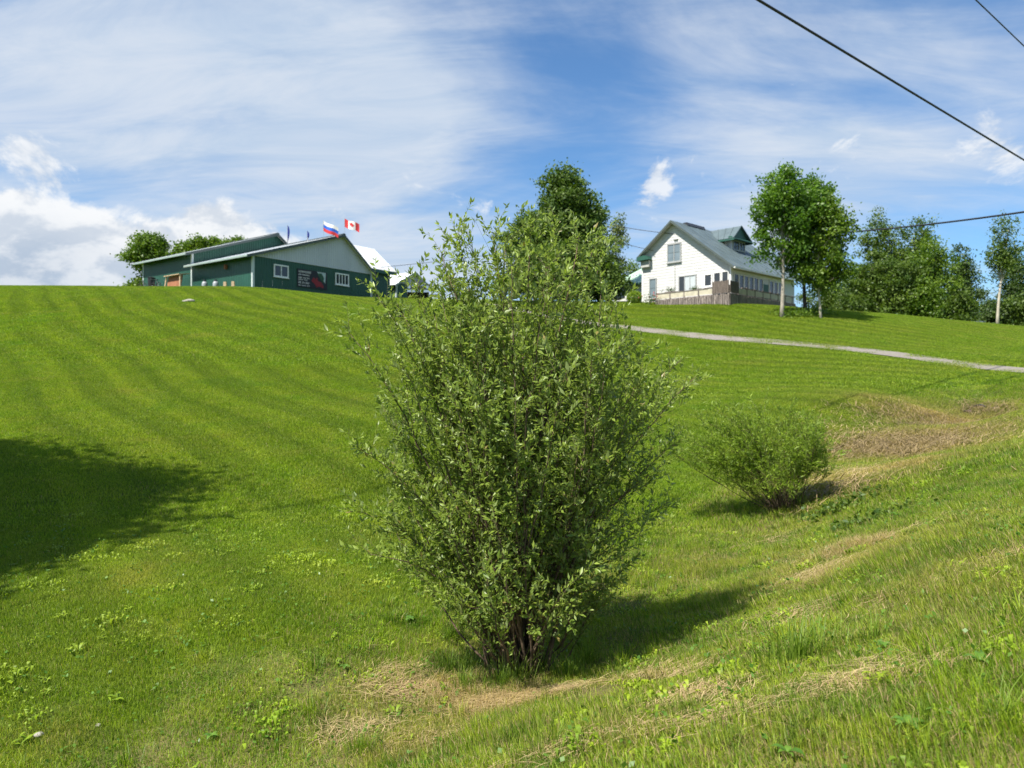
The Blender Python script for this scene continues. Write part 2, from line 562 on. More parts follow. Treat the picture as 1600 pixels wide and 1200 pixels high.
# ------------------------------------------------------------------ terrain
ctl = [  # road shoulder under the camera and road
    (0, 0, -1.60), (2, 2, -1.25), (4, 0, -1.2), (0, -4, -1.75), (6, 4.5, -.88), (-3, -3.5, -1.85), (10, 8, -.5), (0, -15, -2.2), (20, -10, -.8), (8, -8, -1.3),
    (20, 22.5, 0.25), (27, 31, 0.95), (40, 20, 1.0), (45, 50, 2.2),
    # ditch bottom
    (-6, -1.5, -2.85), (-3, 2, -2.55), (-1.35, 4, -2.40), (0.1, 5.7, -2.27), (1.9, 7.8, -2.18), (3.77, 10, -1.98), (8, 15, -1.52), (12, 19.6, -1.25), (13.9, 21.8, -1.10),
]
pix = [  # points read off the photograph with an estimated depth: bank, lawn, crest, driveway, house pad
    (1600, 820, 5.6), (1600, 700, 10.4), (1600, 640, 18.5), (1300, 1000, 4.6), (1600, 1000, 3.5), (1600, 1200, 2.5), (1100, 1200, 3.0), (800, 1200, 3.5),
    (1350, 860, 6.9), (1450, 740, 10.2),
    (100, 600, 21.3), (100, 532, 30), (100, 477, 40), (100, 455, 48), (100, 447.5, 54), (100, 1020, 6), (100, 890, 8), (100, 811, 10), (100, 690, 14.5),
    (-300, 540, 29), (-300, 470, 42), (-300, 447, 55), (-500, 700, 14), (-300, 850, 9),
    (400, 622, 20), (400, 540, 29), (400, 484, 40), (400, 457, 48), (400, 450, 54), (400, 1010, 6.1), (400, 820, 10), (400, 695, 15),
    (560, 465, 60), (560, 471, 50), (560, 486, 40), (560, 537, 30), (560, 625, 20), (560, 960, 6.7), (560, 800, 11),
    (700, 468, 70), (700, 476, 55), (700, 494, 45), (700, 526, 35), (700, 580, 25), (700, 645, 18), (700, 755, 12),
    (985, 513, 48), (985, 560, 38), (985, 622, 26), (985, 700, 17.5), (985, 800, 11.6), (960, 870, 9.0),
    (1200, 534, 41), (1200, 600, 28), (1200, 680, 18.3), (1150, 760, 13), (1200, 500, 49), (1200, 479, 55), (985, 490, 55), (985, 472, 62),
    (1400, 556, 34), (1400, 602, 25.5), (1390, 626, 21.6), (1400, 530, 42), (1400, 492, 58),
    (1600, 582, 28), (1600, 552, 38), (1600, 511, 60), (1600, 610, 24),
]
for q in pix:
    ctl.append(tuple(P(*q)))
ctl += [(-21, 60, 7.5), (-29, 64, 8.15), (-34, 70, 8.5), (-12, 68, 8.0), (-36, 66, 8.3), (-8, 72, 8.3), (-4, 82, 9.1), (16, 54, 5.85), (10.7, 62, 6.9), (25, 64, 6.4), (20, 67, 7.0), (30, 76, 6.2), (12, 72, 7.4),
        (0, 95, 8.6), (-40, 95, 7.6), (-70, 60, 7.0), (60, 85, 4.5), (60, 55, 2.6), (-60, 20, -.6), (-40, -10, -2.6), (-12, -10, -2.7), (90, 40, 1.5), (-60, -40, -3), (40, -40, -1)]
ctl = np.array(ctl, dtype=float)


def tps_kernel(r2):
    return np.where(r2 > 1e-12, 0.5 * r2 * np.log(np.maximum(r2, 1e-12)), 0.0)


def tps_fit(C, lam):
    n = len(C)
    d2 = ((C[:, None, :2] - C[None, :, :2]) ** 2).sum(-1)
    K = tps_kernel(d2) + lam * np.eye(n)
    Q = np.c_[np.ones(n), C[:, :2]]
    A = np.block([[K, Q], [Q.T, np.zeros((3, 3))]])
    s = np.linalg.solve(A, np.r_[C[:, 2], 0, 0, 0])
    return s[:n], s[n:]


TW, TA = tps_fit(ctl, 0.35)


def ground(xy):
    xy = np.atleast_2d(np.asarray(xy, dtype=float))
    out = np.empty(len(xy))
    for i in range(0, len(xy), 20000):
        q = xy[i:i + 20000]
        rr = np.hypot(q[:, 0], q[:, 1] - 20)
        k = np.clip(95.0 / np.maximum(rr, 1e-6), None, 1.0)           # outside 95 m carry on level
        qq = np.c_[q[:, 0] * k, (q[:, 1] - 20) * k + 20]
        d2 = ((qq[:, None, :] - ctl[None, :, :2]) ** 2).sum(-1)
        zz = tps_kernel(d2) @ TW + TA[0] + qq @ TA[1:]
        f = np.clip((rr - 95) / 300, 0, 1)
        out[i:i + 20000] = zz * (1 - f) + 3.0 * f
    return out


def bumps(xy):
    rr = np.hypot(xy[:, 0], xy[:, 1])
    b = sum(np.sin(xy[:, 0] * a + b) * np.sin(xy[:, 1] * c + d) for a, b, c, d in ((3.1, .3, 2.7, 1.1), (5.3, 2.0, 6.1, .4), (1.3, 1., 1.7, 2.)))
    off = (xy - D0) @ DN
    return 0.014 * b * np.clip((off + 2.0) / 1.2, 0, 1) * np.clip((30 - rr) / 8, 0, 1)


_smooth_ground = ground


def ground(xy):
    xy = np.atleast_2d(np.asarray(xy, dtype=float))
    return _smooth_ground(xy) + bumps(xy)


def gz(x, y):
    return float(ground([(x, y)])[0])


def onray(px, py, dmin=2.5, dmax=80.0):
    """where the line of sight through a pixel meets the ground"""
    ds = np.geomspace(dmin, dmax, 900)
    X = (px - 800) / F * ds
    Z = (600 - py) / F * ds
    g = ground(np.c_[X, ds])
    k = np.nonzero(Z <= g)[0]
    i = k[0] if len(k) else len(ds) - 1
    return Vector((X[i], ds[i], g[i]))


# dry places: pixel centre, radii in metres along x / y, strength
DRY = []
for px, py, rx, ry, s in ((690, 1075, .50, .16, 1.0), (790, 1095, .45, .15, 1.0), (1040, 1060, .26, .16, .8), (1085, 1090, .25, .15, .7), (1290, 895, .55, .22, .55),
                          (1340, 855, .7, .3, .5), (1480, 655, 2.0, 2.0, 1.0), (1400, 700, 1.7, 1.7, 1.0), (1330, 745, 1.2, 1.1, .75), (1560, 650, 1.2, 1.2, .6), (1450, 685, 1.8, 1.5, .9), (1390, 735, 1.4, 1.0, .8), (1500, 700, 1.5, 1.2, .5), (1330, 890, .4, .2, .6), (1180, 830, .7, .35, .4), (1210, 905, .4, .2, .4), (700, 1150, .4, .12, .55),
                          (560, 1140, .35, .12, .4), (90, 1150, .30, .15, .36), (1310, 1075, .22, .12, .6), (1500, 900, .5, .3, .35), (1460, 960, .4, .25, .35), (1100, 880, .35, .3, .4),
                          (1540, 820, .6, .4, .3), (620, 1060, .3, .12, .6), (900, 1160, .35, .12, .35), (1150, 1150, .3, .12, .3)):
    DRY.append((onray(px, py), rx, ry, s))


def dryness(xy):
    xy = np.atleast_2d(xy)
    out = np.zeros(len(xy))
    for c, rx, ry, s in DRY:
        e = ((xy[:, 0] - c.x) / rx) ** 2 + ((xy[:, 1] - c.y) / ry) ** 2
        out = np.maximum(out, s * np.exp(-e * 0.9))
    return out


def ditch_off(xy):
    return (np.atleast_2d(xy) - D0) @ DN


def build_terrain():
    n = 380
    t = np.linspace(-1, 1, n)
    k = 6.3
    xs = 900 * np.sinh(k * t) / np.sinh(k)
    ys = 8 + 900 * np.sinh(k * t) / np.sinh(k)
    X, Y = np.meshgrid(xs, ys)
    xy = np.c_[X.ravel(), Y.ravel()]
    Z = ground(xy)
    rr = np.hypot(xy[:, 0], xy[:, 1])
    off = ditch_off(xy)
    i = np.arange(n - 1)
    a = (i[:, None] * n + i[None, :]).ravel()
    idx = np.c_[a, a + 1, a + n + 1, a + n]
    me = np_mesh('ground', np.c_[xy, Z], 4, idx, True)
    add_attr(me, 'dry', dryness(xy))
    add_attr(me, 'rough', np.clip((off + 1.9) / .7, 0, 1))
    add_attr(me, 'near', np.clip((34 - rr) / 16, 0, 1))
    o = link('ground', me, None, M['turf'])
    tag(o, kind='structure')


build_terrain()


def strip(name, pts, width, mat, lift, wob=0.0):
    """a band draped over the ground along a smooth centre line"""
    pts = [Vector((*q, 0)) for q in pts]
    ln = []
    for i in range(len(pts) - 1):
        p0, p1, p2, p3 = pts[max(i - 1, 0)], pts[i], pts[i + 1], pts[min(i + 2, len(pts) - 1)]
        for s in range(16):
            u = s / 16
            ln.append(0.5 * ((2 * p1) + (p2 - p0) * u + (2 * p0 - 5 * p1 + 4 * p2 - p3) * u * u + (3 * p1 - p0 - 3 * p2 + p3) * u ** 3))
    ln.append(pts[-1])
    nw = 7
    V = []
    for i, c in enumerate(ln):
        tv = (ln[min(i + 1, len(ln) - 1)] - ln[max(i - 1, 0)]).normalized()
        nv = Vector((-tv.y, tv.x, 0))
        for k in range(nw):
            s = k / (nw - 1) * 2 - 1
            w = width / 2 * (1 + wob * random.uniform(-1, 1) * (abs(s) > .9))
            q = c + nv * s * w
            V.append((q.x, q.y, 0))
    V = np.array(V)
    V[:, 2] = ground(V[:, :2]) + lift
    a = np.array([i * nw + k for i in range(len(ln) - 1) for k in range(nw - 1)])
    me = np_mesh(name, V, 4, np.c_[a, a + 1, a + nw + 1, a + nw], True)
    o = link(name, me, None, mat)
    tag(o, kind='structure')
    return o


DRIVE = [(23.0, 22.5), (20.4, 27.0), (16.9, 37.6), (11.6, 44), (7.8, 48), (4.4, 50.5), (0.5, 55), (-4, 61), (-7.5, 68), (-8, 76)]
strip('driveway', DRIVE, 1.55, M['gravel'], 0.03, 0.05)
strip('road', [(-30 * .649 + 3.4, -30 * .761 - 2.9), (3.4, -2.9), (20 * .649 + 3.4, 20 * .761 - 2.9), (36 * .649 + 3.4, 36 * .761 - 2.9), (70 * .649 + 3.4, 70 * .761 - 2.9)], 6.2, M['asphalt'], 0.05)
DRIVE_PTS = np.array(DRIVE)


def drive_dist(xy):
    xy = np.atleast_2d(xy)
    best = np.full(len(xy), 1e9)
    for a, b in zip(DRIVE_PTS[:-1], DRIVE_PTS[1:]):
        ab = b - a
        u = np.clip(((xy - a) @ ab) / (ab @ ab), 0, 1)
        best = np.minimum(best, np.hypot(*(xy - (a + u[:, None] * ab)).T))
    return best


# ------------------------------------------------------------------ grass
def blades(n, size, hmin, hmax, w, lean=0.5, dry_frac=0.03, flat=0.0):
    """mesh of n curved blades on a square patch (size m)"""
    x = rng.uniform(-size / 2, size / 2, n)
    y = rng.uniform(-size / 2, size / 2, n)
    # clumping
    k = max(4, int(size * size * 60))
    cx, cy = rng.uniform(-size / 2, size / 2, (2, k))
    pick = rng.integers(0, k, n)
    pull = rng.uniform(0, .75, n)
    x = x * (1 - pull) + (cx[pick] + rng.normal(0, .02, n)) * pull
    y = y * (1 - pull) + (cy[pick] + rng.normal(0, .02, n)) * pull
    h = rng.uniform(hmin, hmax, n)
    az = rng.uniform(0, 2 * np.pi, n)
    ln = np.abs(rng.normal(0, lean, n)) + flat
    ww = w * rng.uniform(.7, 1.3, n)
    dx, dy = np.cos(az), np.sin(az)
    fx, fy = -np.sin(az + rng.normal(0, .5, n)), np.cos(az)
    V = np.zeros((n, 5, 3))
    for j, (t, wf) in enumerate(((0, 1.0), (0.55, .8), (1, 0))):
        out = ln * h * t ** 1.6
        up = h * t * np.cos(np.minimum(ln * t, 1.35) * .7)
        px, py = x + dx * out, y + dy * out
        if j < 2:
            V[:, 2 * j] = np.c_[px - fx * ww * wf / 2, py - fy * ww * wf / 2, up - .03 * (j == 0)]
            V[:, 2 * j + 1] = np.c_[px + fx * ww * wf / 2, py + fy * ww * wf / 2, up - .03 * (j == 0)]
        else:
            V[:, 4] = np.c_[px, py, up]
    b = np.arange(n) * 5
    idx = np.concatenate([np.c_[b, b + 1, b + 3], np.c_[b, b + 3, b + 2], np.c_[b + 2, b + 3, b + 4]])
    me = np_mesh('blades', V.reshape(-1, 3), 3, idx)
    tone = rng.uniform(0, .94, n)
    tone[rng.random(n) < dry_frac] = 1.0
    add_attr(me, 'tone', np.repeat(tone, 5))
    return me


def rosette(nleaf, L, w, arch, spread):
    V, Fc, tn = [], [], []
    for k in range(nleaf):
        az = rng.uniform(0, 6.28)
        ox, oy = rng.normal(0, spread, 2)
        ll, ww = L * rng.uniform(.6, 1.3), w * rng.uniform(.7, 1.3)
        el = arch * rng.uniform(.4, 1.5)
        tone = rng.uniform(.35, .94)
        b = len(V)
        for j, (u, f) in enumerate(((0, .15), (.35, .8), (.7, 1.0), (1.0, .12))):
            px, py = ox + math.cos(az) * ll * u, oy + math.sin(az) * ll * u
            pz = .012 + ll * (el * 1.7 * u - el * 1.2 * u * u)
            sx, sy = -math.sin(az) * ww * f / 2, math.cos(az) * ww * f / 2
            V += [(px - sx, py - sy, pz + ww * .12), (px + sx, py + sy, pz + ww * .12)]
            tn += [tone, tone]
            if j:
                q = b + 2 * j
                Fc.append((q - 2, q - 1, q + 1, q))
    me = np_mesh('rosette', np.array(V), 4, np.array(Fc))
    add_attr(me, 'tone', tn)
    return me


def gn_instancer(name, pts, nrm, scl, idx, dry, protos, label, cat):
    """one object: patches of blades set out on points"""
    coll = bpy.data.collections.new(name + '_source')
    for i, me in enumerate(protos):
        o = bpy.data.objects.new('%s_patch_%02d' % (name, i), me)
        if not me.materials:
            me.materials.append(M['blade'])
        coll.objects.link(o)
    me = bpy.data.meshes.new(name)
    me.vertices.add(len(pts))
    me.vertices.foreach_set('co', np.asarray(pts, dtype=np.float32).ravel())
    rot = np.zeros((len(pts), 3), dtype=np.float32)
    spin = rng.uniform(0, 2 * np.pi, len(pts))
    for i in range(len(pts)):
        q = Vector((0, 0, 1)).rotation_difference(Vector(nrm[i])).to_matrix() @ Matrix.Rotation(spin[i], 3, 'Z')
        rot[i] = q.to_euler()
    a = me.attributes.new('rot', 'FLOAT_VECTOR', 'POINT')
    a.data.foreach_set('vector', rot.ravel())
    a = me.attributes.new('scl', 'FLOAT_VECTOR', 'POINT')
    a.data.foreach_set('vector', np.asarray(scl, dtype=np.float32).ravel())
    add_attr(me, 'dry', dry)
    a = me.attributes.new('pick', 'INT', 'POINT')
    a.data.foreach_set('value', np.asarray(idx, dtype=np.int32))
    me.update()
    o = link(name, me)
    g = bpy.data.node_groups.new(name, 'GeometryNodeTree')
    g.interface.new_socket('Geometry', in_out='INPUT', socket_type='NodeSocketGeometry')
    g.interface.new_socket('Geometry', in_out='OUTPUT', socket_type='NodeSocketGeometry')
    N, L = g.nodes, g.links
    gi, go = N.new('NodeGroupInput'), N.new('NodeGroupOutput')
    ci = N.new('GeometryNodeCollectionInfo')
    ci.inputs['Collection'].default_value = coll
    ci.inputs['Separate Children'].default_value = True
    ci.inputs['Reset Children'].default_value = True
    mp = N.new('GeometryNodeMeshToPoints')
    ip = N.new('GeometryNodeInstanceOnPoints')
    ip.inputs['Pick Instance'].default_value = True

    def attr(nm, ty):
        nd = N.new('GeometryNodeInputNamedAttribute')
        nd.data_type = ty
        nd.inputs[0].default_value = nm
        return nd.outputs[0]
    L.new(gi.outputs[0], mp.inputs[0])
    L.new(mp.outputs[0], ip.inputs['Points'])
    L.new(ci.outputs[0], ip.inputs['Instance'])
    L.new(attr('pick', 'INT'), ip.inputs['Instance Index'])
    L.new(attr('rot', 'FLOAT_VECTOR'), ip.inputs['Rotation'])
    L.new(attr('scl', 'FLOAT_VECTOR'), ip.inputs['Scale'])
    L.new(ip.outputs[0], go.inputs[0])
    md = o.modifiers.new('patches', 'NODES')
    md.node_group = g
    tag(o, label, cat, kind='stuff')
    return o


def scatter(dmin, dmax, step, margin):
    """jittered points on the ground inside the view (and a margin), between two depths"""
    ys = np.arange(dmin, dmax, step)
    out = []
    for y in ys:
        half = 0.72 * y + margin
        xs = np.arange(-half, half, step)
        out.append(np.c_[xs, np.full(len(xs), y)])
    q = np.concatenate(out)
    q = q + rng.uniform(-.3, .3, q.shape) * step
    return q


def normals(q, e=0.3):
    gx = (ground(q + [e, 0]) - ground(q - [e, 0])) / (2 * e)
    gy = (ground(q + [0, e]) - ground(q - [0, e])) / (2 * e)
    nn = np.c_[-gx, -gy, np.ones(len(q))]
    return nn / np.linalg.norm(nn, axis=1)[:, None]


def build_grass():
    lawn_near = [blades(3000, .75, .020, .046, .0036, .6) for _ in range(3)]
    rough_near = [blades(2300, .75, .018, .064, .0034, .75, .16) for _ in range(4)]
    lawn_mid = [blades(2700, 1.2, .025, .048, .0075, .6, .02) for _ in range(3)]
    rough_mid = [blades(2300, 1.2, .03, .085, .0070, .7, .14) for _ in range(4)]
    lawn_far = [blades(2400, 2.1, .03, .060, .017, .6, .01) for _ in range(3)]
    dry_near = [blades(2200, .75, .04, .11, .0034, 1.3, .80, .5) for _ in range(2)]
    tussock = [blades(90, .17, .05, .135, .0042, .8, .12) for _ in range(3)]
    herbs = [rosette(11, .045, .017, .7, .02), rosette(9, .060, .014, .9, .02), rosette(60, .020, .017, 1.6, .09), rosette(45, .026, .020, 1.8, .07), rosette(70, .016, .014, 2.0, .11)]
    protos = lawn_near + rough_near + lawn_mid + rough_mid + lawn_far + dry_near + tussock + herbs
    A, B, Cc, D = [], [], [], []

    def put(q, base_lawn, base_rough):
        off = ditch_off(q) + rng.normal(0, .22, len(q))
        rough = off > -1.55
        dr = dryness(q)
        pick = np.where(rough, base_rough + rng.integers(0, 4 if base_rough < 12 else 3, len(q)), base_lawn + rng.integers(0, 3, len(q)))
        if base_lawn == 0:
            dd = (dr > .42) & (rng.random(len(q)) < dr * 1.1)
            pick = np.where(dd, 17 + rng.integers(0, 2, len(q)), pick)
        keep = (drive_dist(q) > .78)
        q, pick, dr, rough = q[keep], pick[keep], dr[keep], rough[keep]
        hv = np.where(rough, np.clip(.95 + .45 * np.sin(q[:, 0] * 1.9 + 2 * np.sin(q[:, 1] * 1.3)) * np.sin(q[:, 1] * 2.3 + 1.) + rng.normal(0, .22, len(q)), .45, 1.6), rng.uniform(.8, 1.2, len(q)))
        A.append(np.c_[q, ground(q) + (.0 if base_lawn == 0 else .012)])
        B.append(pick)
        s = np.ones((len(q), 3))
        s[:, 2] = hv
        Cc.append(s)
        D.append(dr)
    put(scatter(1.4, 10, .40, 2.0), 0, 3)
    put(scatter(10, 25, .66, 2.2), 7, 10)
    put(scatter(25, 66, 1.12, 2.0), 14, 14)
    for q, lo, hi, keep_p in ((scatter(1.6, 13, .30, 1.6), 19, 22, .42), (scatter(1.6, 11, .27, 1.4), 22, 27, .55)):
        off = ditch_off(q)
        ok = rng.random(len(q)) < keep_p * (np.clip((off + 2.2) / 1.0, .04, 1) if lo == 19 else np.clip(.55 + .5 * np.sin(q[:, 0] * 2.1) * np.sin(q[:, 1] * 1.7 + 1), .1, 1))
        q = q[ok]
        A.append(np.c_[q, ground(q) + (0 if lo == 19 else .012)])
        B.append(rng.integers(lo, hi, len(q)))
        s_ = rng.uniform(.6, 1.25, len(q))
        Cc.append(np.c_[s_, s_, s_])
        D.append(dryness(q) * (.8 if lo == 19 else .0))
    A = np.concatenate(A)
    nn = normals(A[:, :2])
    gn_instancer('lawn_grass', A, nn, np.concatenate(Cc), np.concatenate(B), np.concatenate(D), protos,
                 'short mown green grass over the whole slope, longer on the ditch bank', 'grass')


build_grass()

# ------------------------------------------------------------------ building helpers


def sheet_wall(parent, name, axis, const, out, a0, a1, z0, top, mat, width=0.92, ribs=4, depth=0.028):
    """ribbed metal sheets standing side by side. axis 'x': wall runs along X at Y=const; 'y': along Y at X=const.
    out = -1/+1 is the outward direction; top(a) gives the height of the wall's upper edge"""
    a = a0
    while a < a1 - 1e-4:
        b = min(a + width, a1)
        prof = []
        n = max(1, int(round(ribs * (b - a) / width)))
        st = (b - a) / n
        for i in range(n):
            s = a + i * st
            prof += [(s, 0), (s + st * .62, 0), (s + st * .72, depth), (s + st * .90, depth)]
        prof.append((b - .003, 0))
        mb = MB()
        for (s0, d0), (s1, d1) in zip(prof[:-1], prof[1:]):
            q = []
            for s, d, zt in ((s0, d0, z0), (s1, d1, z0), (s1, d1, top(s1)), (s0, d0, top(s0))):
                q.append((s, const + out * d, zt) if axis == 'x' else (const + out * d, s, zt))
            if (axis == 'x') == (out > 0):
                q.reverse()
            mb.poly(q)
        mb.build(name, mat, parent)
        a = b


def window(parent, axis, const, out, a0, a1, z0, z1, frame, glass, panes=2, fw=0.08, rows=1, depth=.07, curtain=None):
    """a window that is a frame part with its panes as sub-parts"""
    def bx(mb, s0, s1, d0, d1, zz0, zz1):
        d0, d1 = sorted((const + out * d0, const + out * d1))
        if axis == 'x':
            mb.box(s0, s1, d0, d1, zz0, zz1)
        else:
            mb.box(d0, d1, s0, s1, zz0, zz1)
    mb = MB()
    bx(mb, a0, a1, 0, depth, z0, z0 + fw)
    bx(mb, a0, a1, 0, depth, z1 - fw, z1)
    bx(mb, a0, a0 + fw, 0, depth - .004, z0 + fw, z1 - fw)
    bx(mb, a1 - fw, a1, 0, depth - .004, z0 + fw, z1 - fw)
    iw = (a1 - a0 - 2 * fw)
    for i in range(1, panes):
        c = a0 + fw + iw * i / panes
        bx(mb, c - fw * .35, c + fw * .35, 0, depth - .012, z0 + fw, z1 - fw)
    w = mb.build('window', frame, parent)
    ih = (z1 - z0 - 2 * fw)
    for i in range(panes):
        for j in range(rows):
            p = MB()
            s0 = a0 + fw + iw * i / panes + (fw * .35 if i else 0)
            s1 = a0 + fw + iw * (i + 1) / panes - (fw * .35 if i < panes - 1 else 0)
            q0 = z0 + fw + ih * j / rows + (.03 if j else 0)
            q1 = z0 + fw + ih * (j + 1) / rows
            bx(p, s0, s1, .012, .025, q0, q1)
            p.build('pane', curtain if (curtain and i != 0) else glass, w)
    s = MB()
    bx(s, a0 - .05, a1 + .05, 0, depth + .05, z0 - .06, z0 - .002)
    s.build('sill', frame, w)
    return w


def roof_sheets(parent, name, p0, p1, q0, q1, mat, n, thick=0.05, rib=0.014):
    """roof plane between upper edge p0-p1 and lower edge q0-q1 laid as n metal sheets with a raised seam"""
    p0, p1, q0, q1 = (Vector(v) for v in (p0, p1, q0, q1))
    nrm = (p1 - p0).cross(q0 - p0).normalized()
    if nrm.z < 0:
        nrm = -nrm
    for i in range(n):
        a, b = i / n, (i + 1) / n
        A, B = p0.lerp(p1, a), p0.lerp(p1, b)
        C, D = q0.lerp(q1, b), q0.lerp(q1, a)
        e = (B - A) * 0.004
        mb = MB()
        mb.prism([A + e, B - e, C - e, D + e], nrm * thick)
        A2, B2 = A.lerp(B, .92), A.lerp(B, .985)
        C2, D2 = D.lerp(C, .985), D.lerp(C, .92)
        up = nrm * (thick + .0005)
        mb.prism([A2 + up, B2 + up, C2 + up, D2 + up], nrm * rib)
        mb.build(name, mat, parent)


# ------------------------------------------------------------------ barns
BARN_RZ = math.atan2(0.80, 0.595)
A0 = Vector((-.3555 * 57, 57, 7.0))


def barn():
    W, AX = 12.4, 8.87
    EV, AP = 3.15, 6.02                   # eave and apex height of the front building
    t = empty('metal_barn', A0, BARN_RZ)
    tag(t, 'long green metal barn with pale grey gable and two small white windows on the hilltop', 'barn')
    L1, L2, UP = 8.7, 16.9, 1.07

    def prof(x, up=0.0, ap=AX):
        return (EV + (AP - EV) * x / ap if x <= ap else AP - (AP - EV) * (x - ap) / (W - ap)) + up
    zb = -0.9
    # front gable: green below, grey above the trim line
    sheet_wall(t, 'green_wall_sheet', 'x', 0.0, -1, 0.0, W, zb, lambda a: 3.02, M['barn_green'])
    sheet_wall(t, 'grey_gable_sheet', 'x', -0.03, -1, 0.25, W - .15, 3.10, lambda a: prof(a) - .03, M['barn_grey'], ribs=4)
    MB().box(0, W, -.075, -.0, 3.02, 3.10).build('gable_trim', M['barn_grey'], t)
    MB().box(-.02, .16, -.075, .10, zb, 3.02).build('corner_trim', M['barn_trim'], t)
    MB().box(W - .16, W + .02, -.075, .10, zb, 3.3).build('corner_trim', M['barn_trim'], t)
    # side walls
    sheet_wall(t, 'green_wall_sheet', 'y', 0.0, -1, .10, L1, zb, lambda a: EV - .05, M['barn_green'])
    sheet_wall(t, 'green_wall_sheet', 'y', W, 1, .10, L2, zb, lambda a: EV - .05, M['barn_green'], width=1.84, ribs=6)
    # taller rear building
    AX2 = 8.4
    sheet_wall(t, 'green_wall_sheet', 'y', 0.0, -1, L1 + .12, L2, zb, lambda a: EV + UP - .05, M['barn_green'])
    sheet_wall(t, 'green_wall_sheet', 'x', L1 + .05, -1, .12, W, EV - .4, lambda a: prof(a, UP, AX2) - .03, M['barn_green'])
    MB().box(-.03, .14, L1 - .04, L1 + .12, zb, EV + UP).build('corner_trim', M['barn_trim'], t)
    MB().box(-.03, .14, L2 - .05, L2 + .10, zb, EV + UP).build('corner_trim', M['barn_trim'], t)
    MB().prism([(0, L2, zb), (W, L2, zb), (W, L2, EV + UP), (AX2, L2, AP + UP - .05), (0, L2, EV + UP - .05)], (0, .05, 0)).build('rear_wall', M['barn_green'], t)

    def roof(y0, y1, up, ap, over_l, over_r, nl):
        pl, pr = (AP - EV) / ap, (AP - EV) / (W - ap)
        zl, zr = EV + up - pl * over_l, EV + up - pr * over_r
        ar = Vector((ap, 0, AP + up + .02))
        roof_sheets(t, 'roof_sheet', ar + Vector((0, y0, 0)), ar + Vector((0, y1, 0)), (-over_l, y0, zl), (-over_l, y1, zl), M['metal_roof'], nl)
        roof_sheets(t, 'roof_sheet', ar + Vector((0, y0, 0)), ar + Vector((0, y1, 0)), (W + over_r, y0, zr), (W + over_r, y1, zr), M['metal_roof'], nl)
        # fascia boards along the rakes and eaves, soffit under the long eave
        for (xa, za), (xb, zb_) in (((-over_l, zl), (ap, AP + up)), ((ap, AP + up), (W + over_r, zr))):
            MB().prism([(xa, y0 - .03, za - .16), (xb, y0 - .03, zb_ - .16), (xb, y0 - .03, zb_ + .06), (xa, y0 - .03, za + .06)], (0, .028, 0)).build('rake_board', M['rake_dark'], t)
        MB().box(-over_l - .03, -over_l - .002, y0, y1, zl - .09, zl + .04).build('eave_board', M['barn_fascia'], t)
        MB().prism([(-over_l, y0, zl - .11), (-.0, y0, zl - .11 + pl * over_l * .98), (-.0, y1, zl - .11 + pl * over_l * .98), (-over_l, y1, zl - .11)], (0, 0, .03)).build('soffit', M['barn_soffit'], t)
        MB().prism([(ap - .25, y0, AP + up + .06), (ap, y0, AP + up + .16), (ap + .2, y0, AP + up + .03)], (0, y1 - y0, 0)).build('ridge_cap', M['rake_dark'], t)
    roof(-.42, L1 + .0, 0.0, AX, .72, .45, 10)
    roof(L1 - .30, L2 + .4, UP, AX2, .72, .45, 9)
    # wing with a white roof on the right
    X0, X1, YE, YR, ZE, ZR = 10.6, 17.3, 1.77, 5.05, 3.95, 6.62
    roof_sheets(t, 'wing_roof_sheet', (X0, YR, ZR), (X1, YR, ZR), (X0, YE, ZE), (X1, YE, ZE), M['metal_roof'], 7)
    roof_sheets(t, 'wing_roof_sheet', (X0, YR, ZR), (X1, YR, ZR), (X0, 2 * YR - YE, ZE), (X1, 2 * YR - YE, ZE), M['metal_roof'], 7)
    sheet_wall(t, 'green_wall_sheet', 'x', YE + .5, -1, W + .05, X1 - .4, zb, lambda a: ZE + .3, M['barn_green'], width=1.2)
    sheet_wall(t, 'green_wall_sheet', 'y', X1 - .4, 1, YE + .5, 2 * YR - YE - .5, zb, lambda a: ZR - abs(a - YR) * .81 - .1, M['barn_green'], width=1.2)
    MB().box(X0 + 1.9, X1, YE - .05, YE - .01, ZE - .30, ZE + .04).build('eave_board', M['green_trim'], t)
    # windows
    window(t, 'x', -.03, -1, 1.92, 3.32, 1.62, 2.62, M['white_paint'], M['glass'], 2, .10)
    window(t, 'x', -.03, -1, 8.15, 9.66, 1.66, 2.68, M['white_paint'], M['glass'], 4, .10)
    # outdoor lamp under the eave
    MB().box(-.25, -.05, 3.3, 3.5, 2.25, 2.6).build('wall_lamp', M['new_wood'], t)
    return t


barn_o = barn()


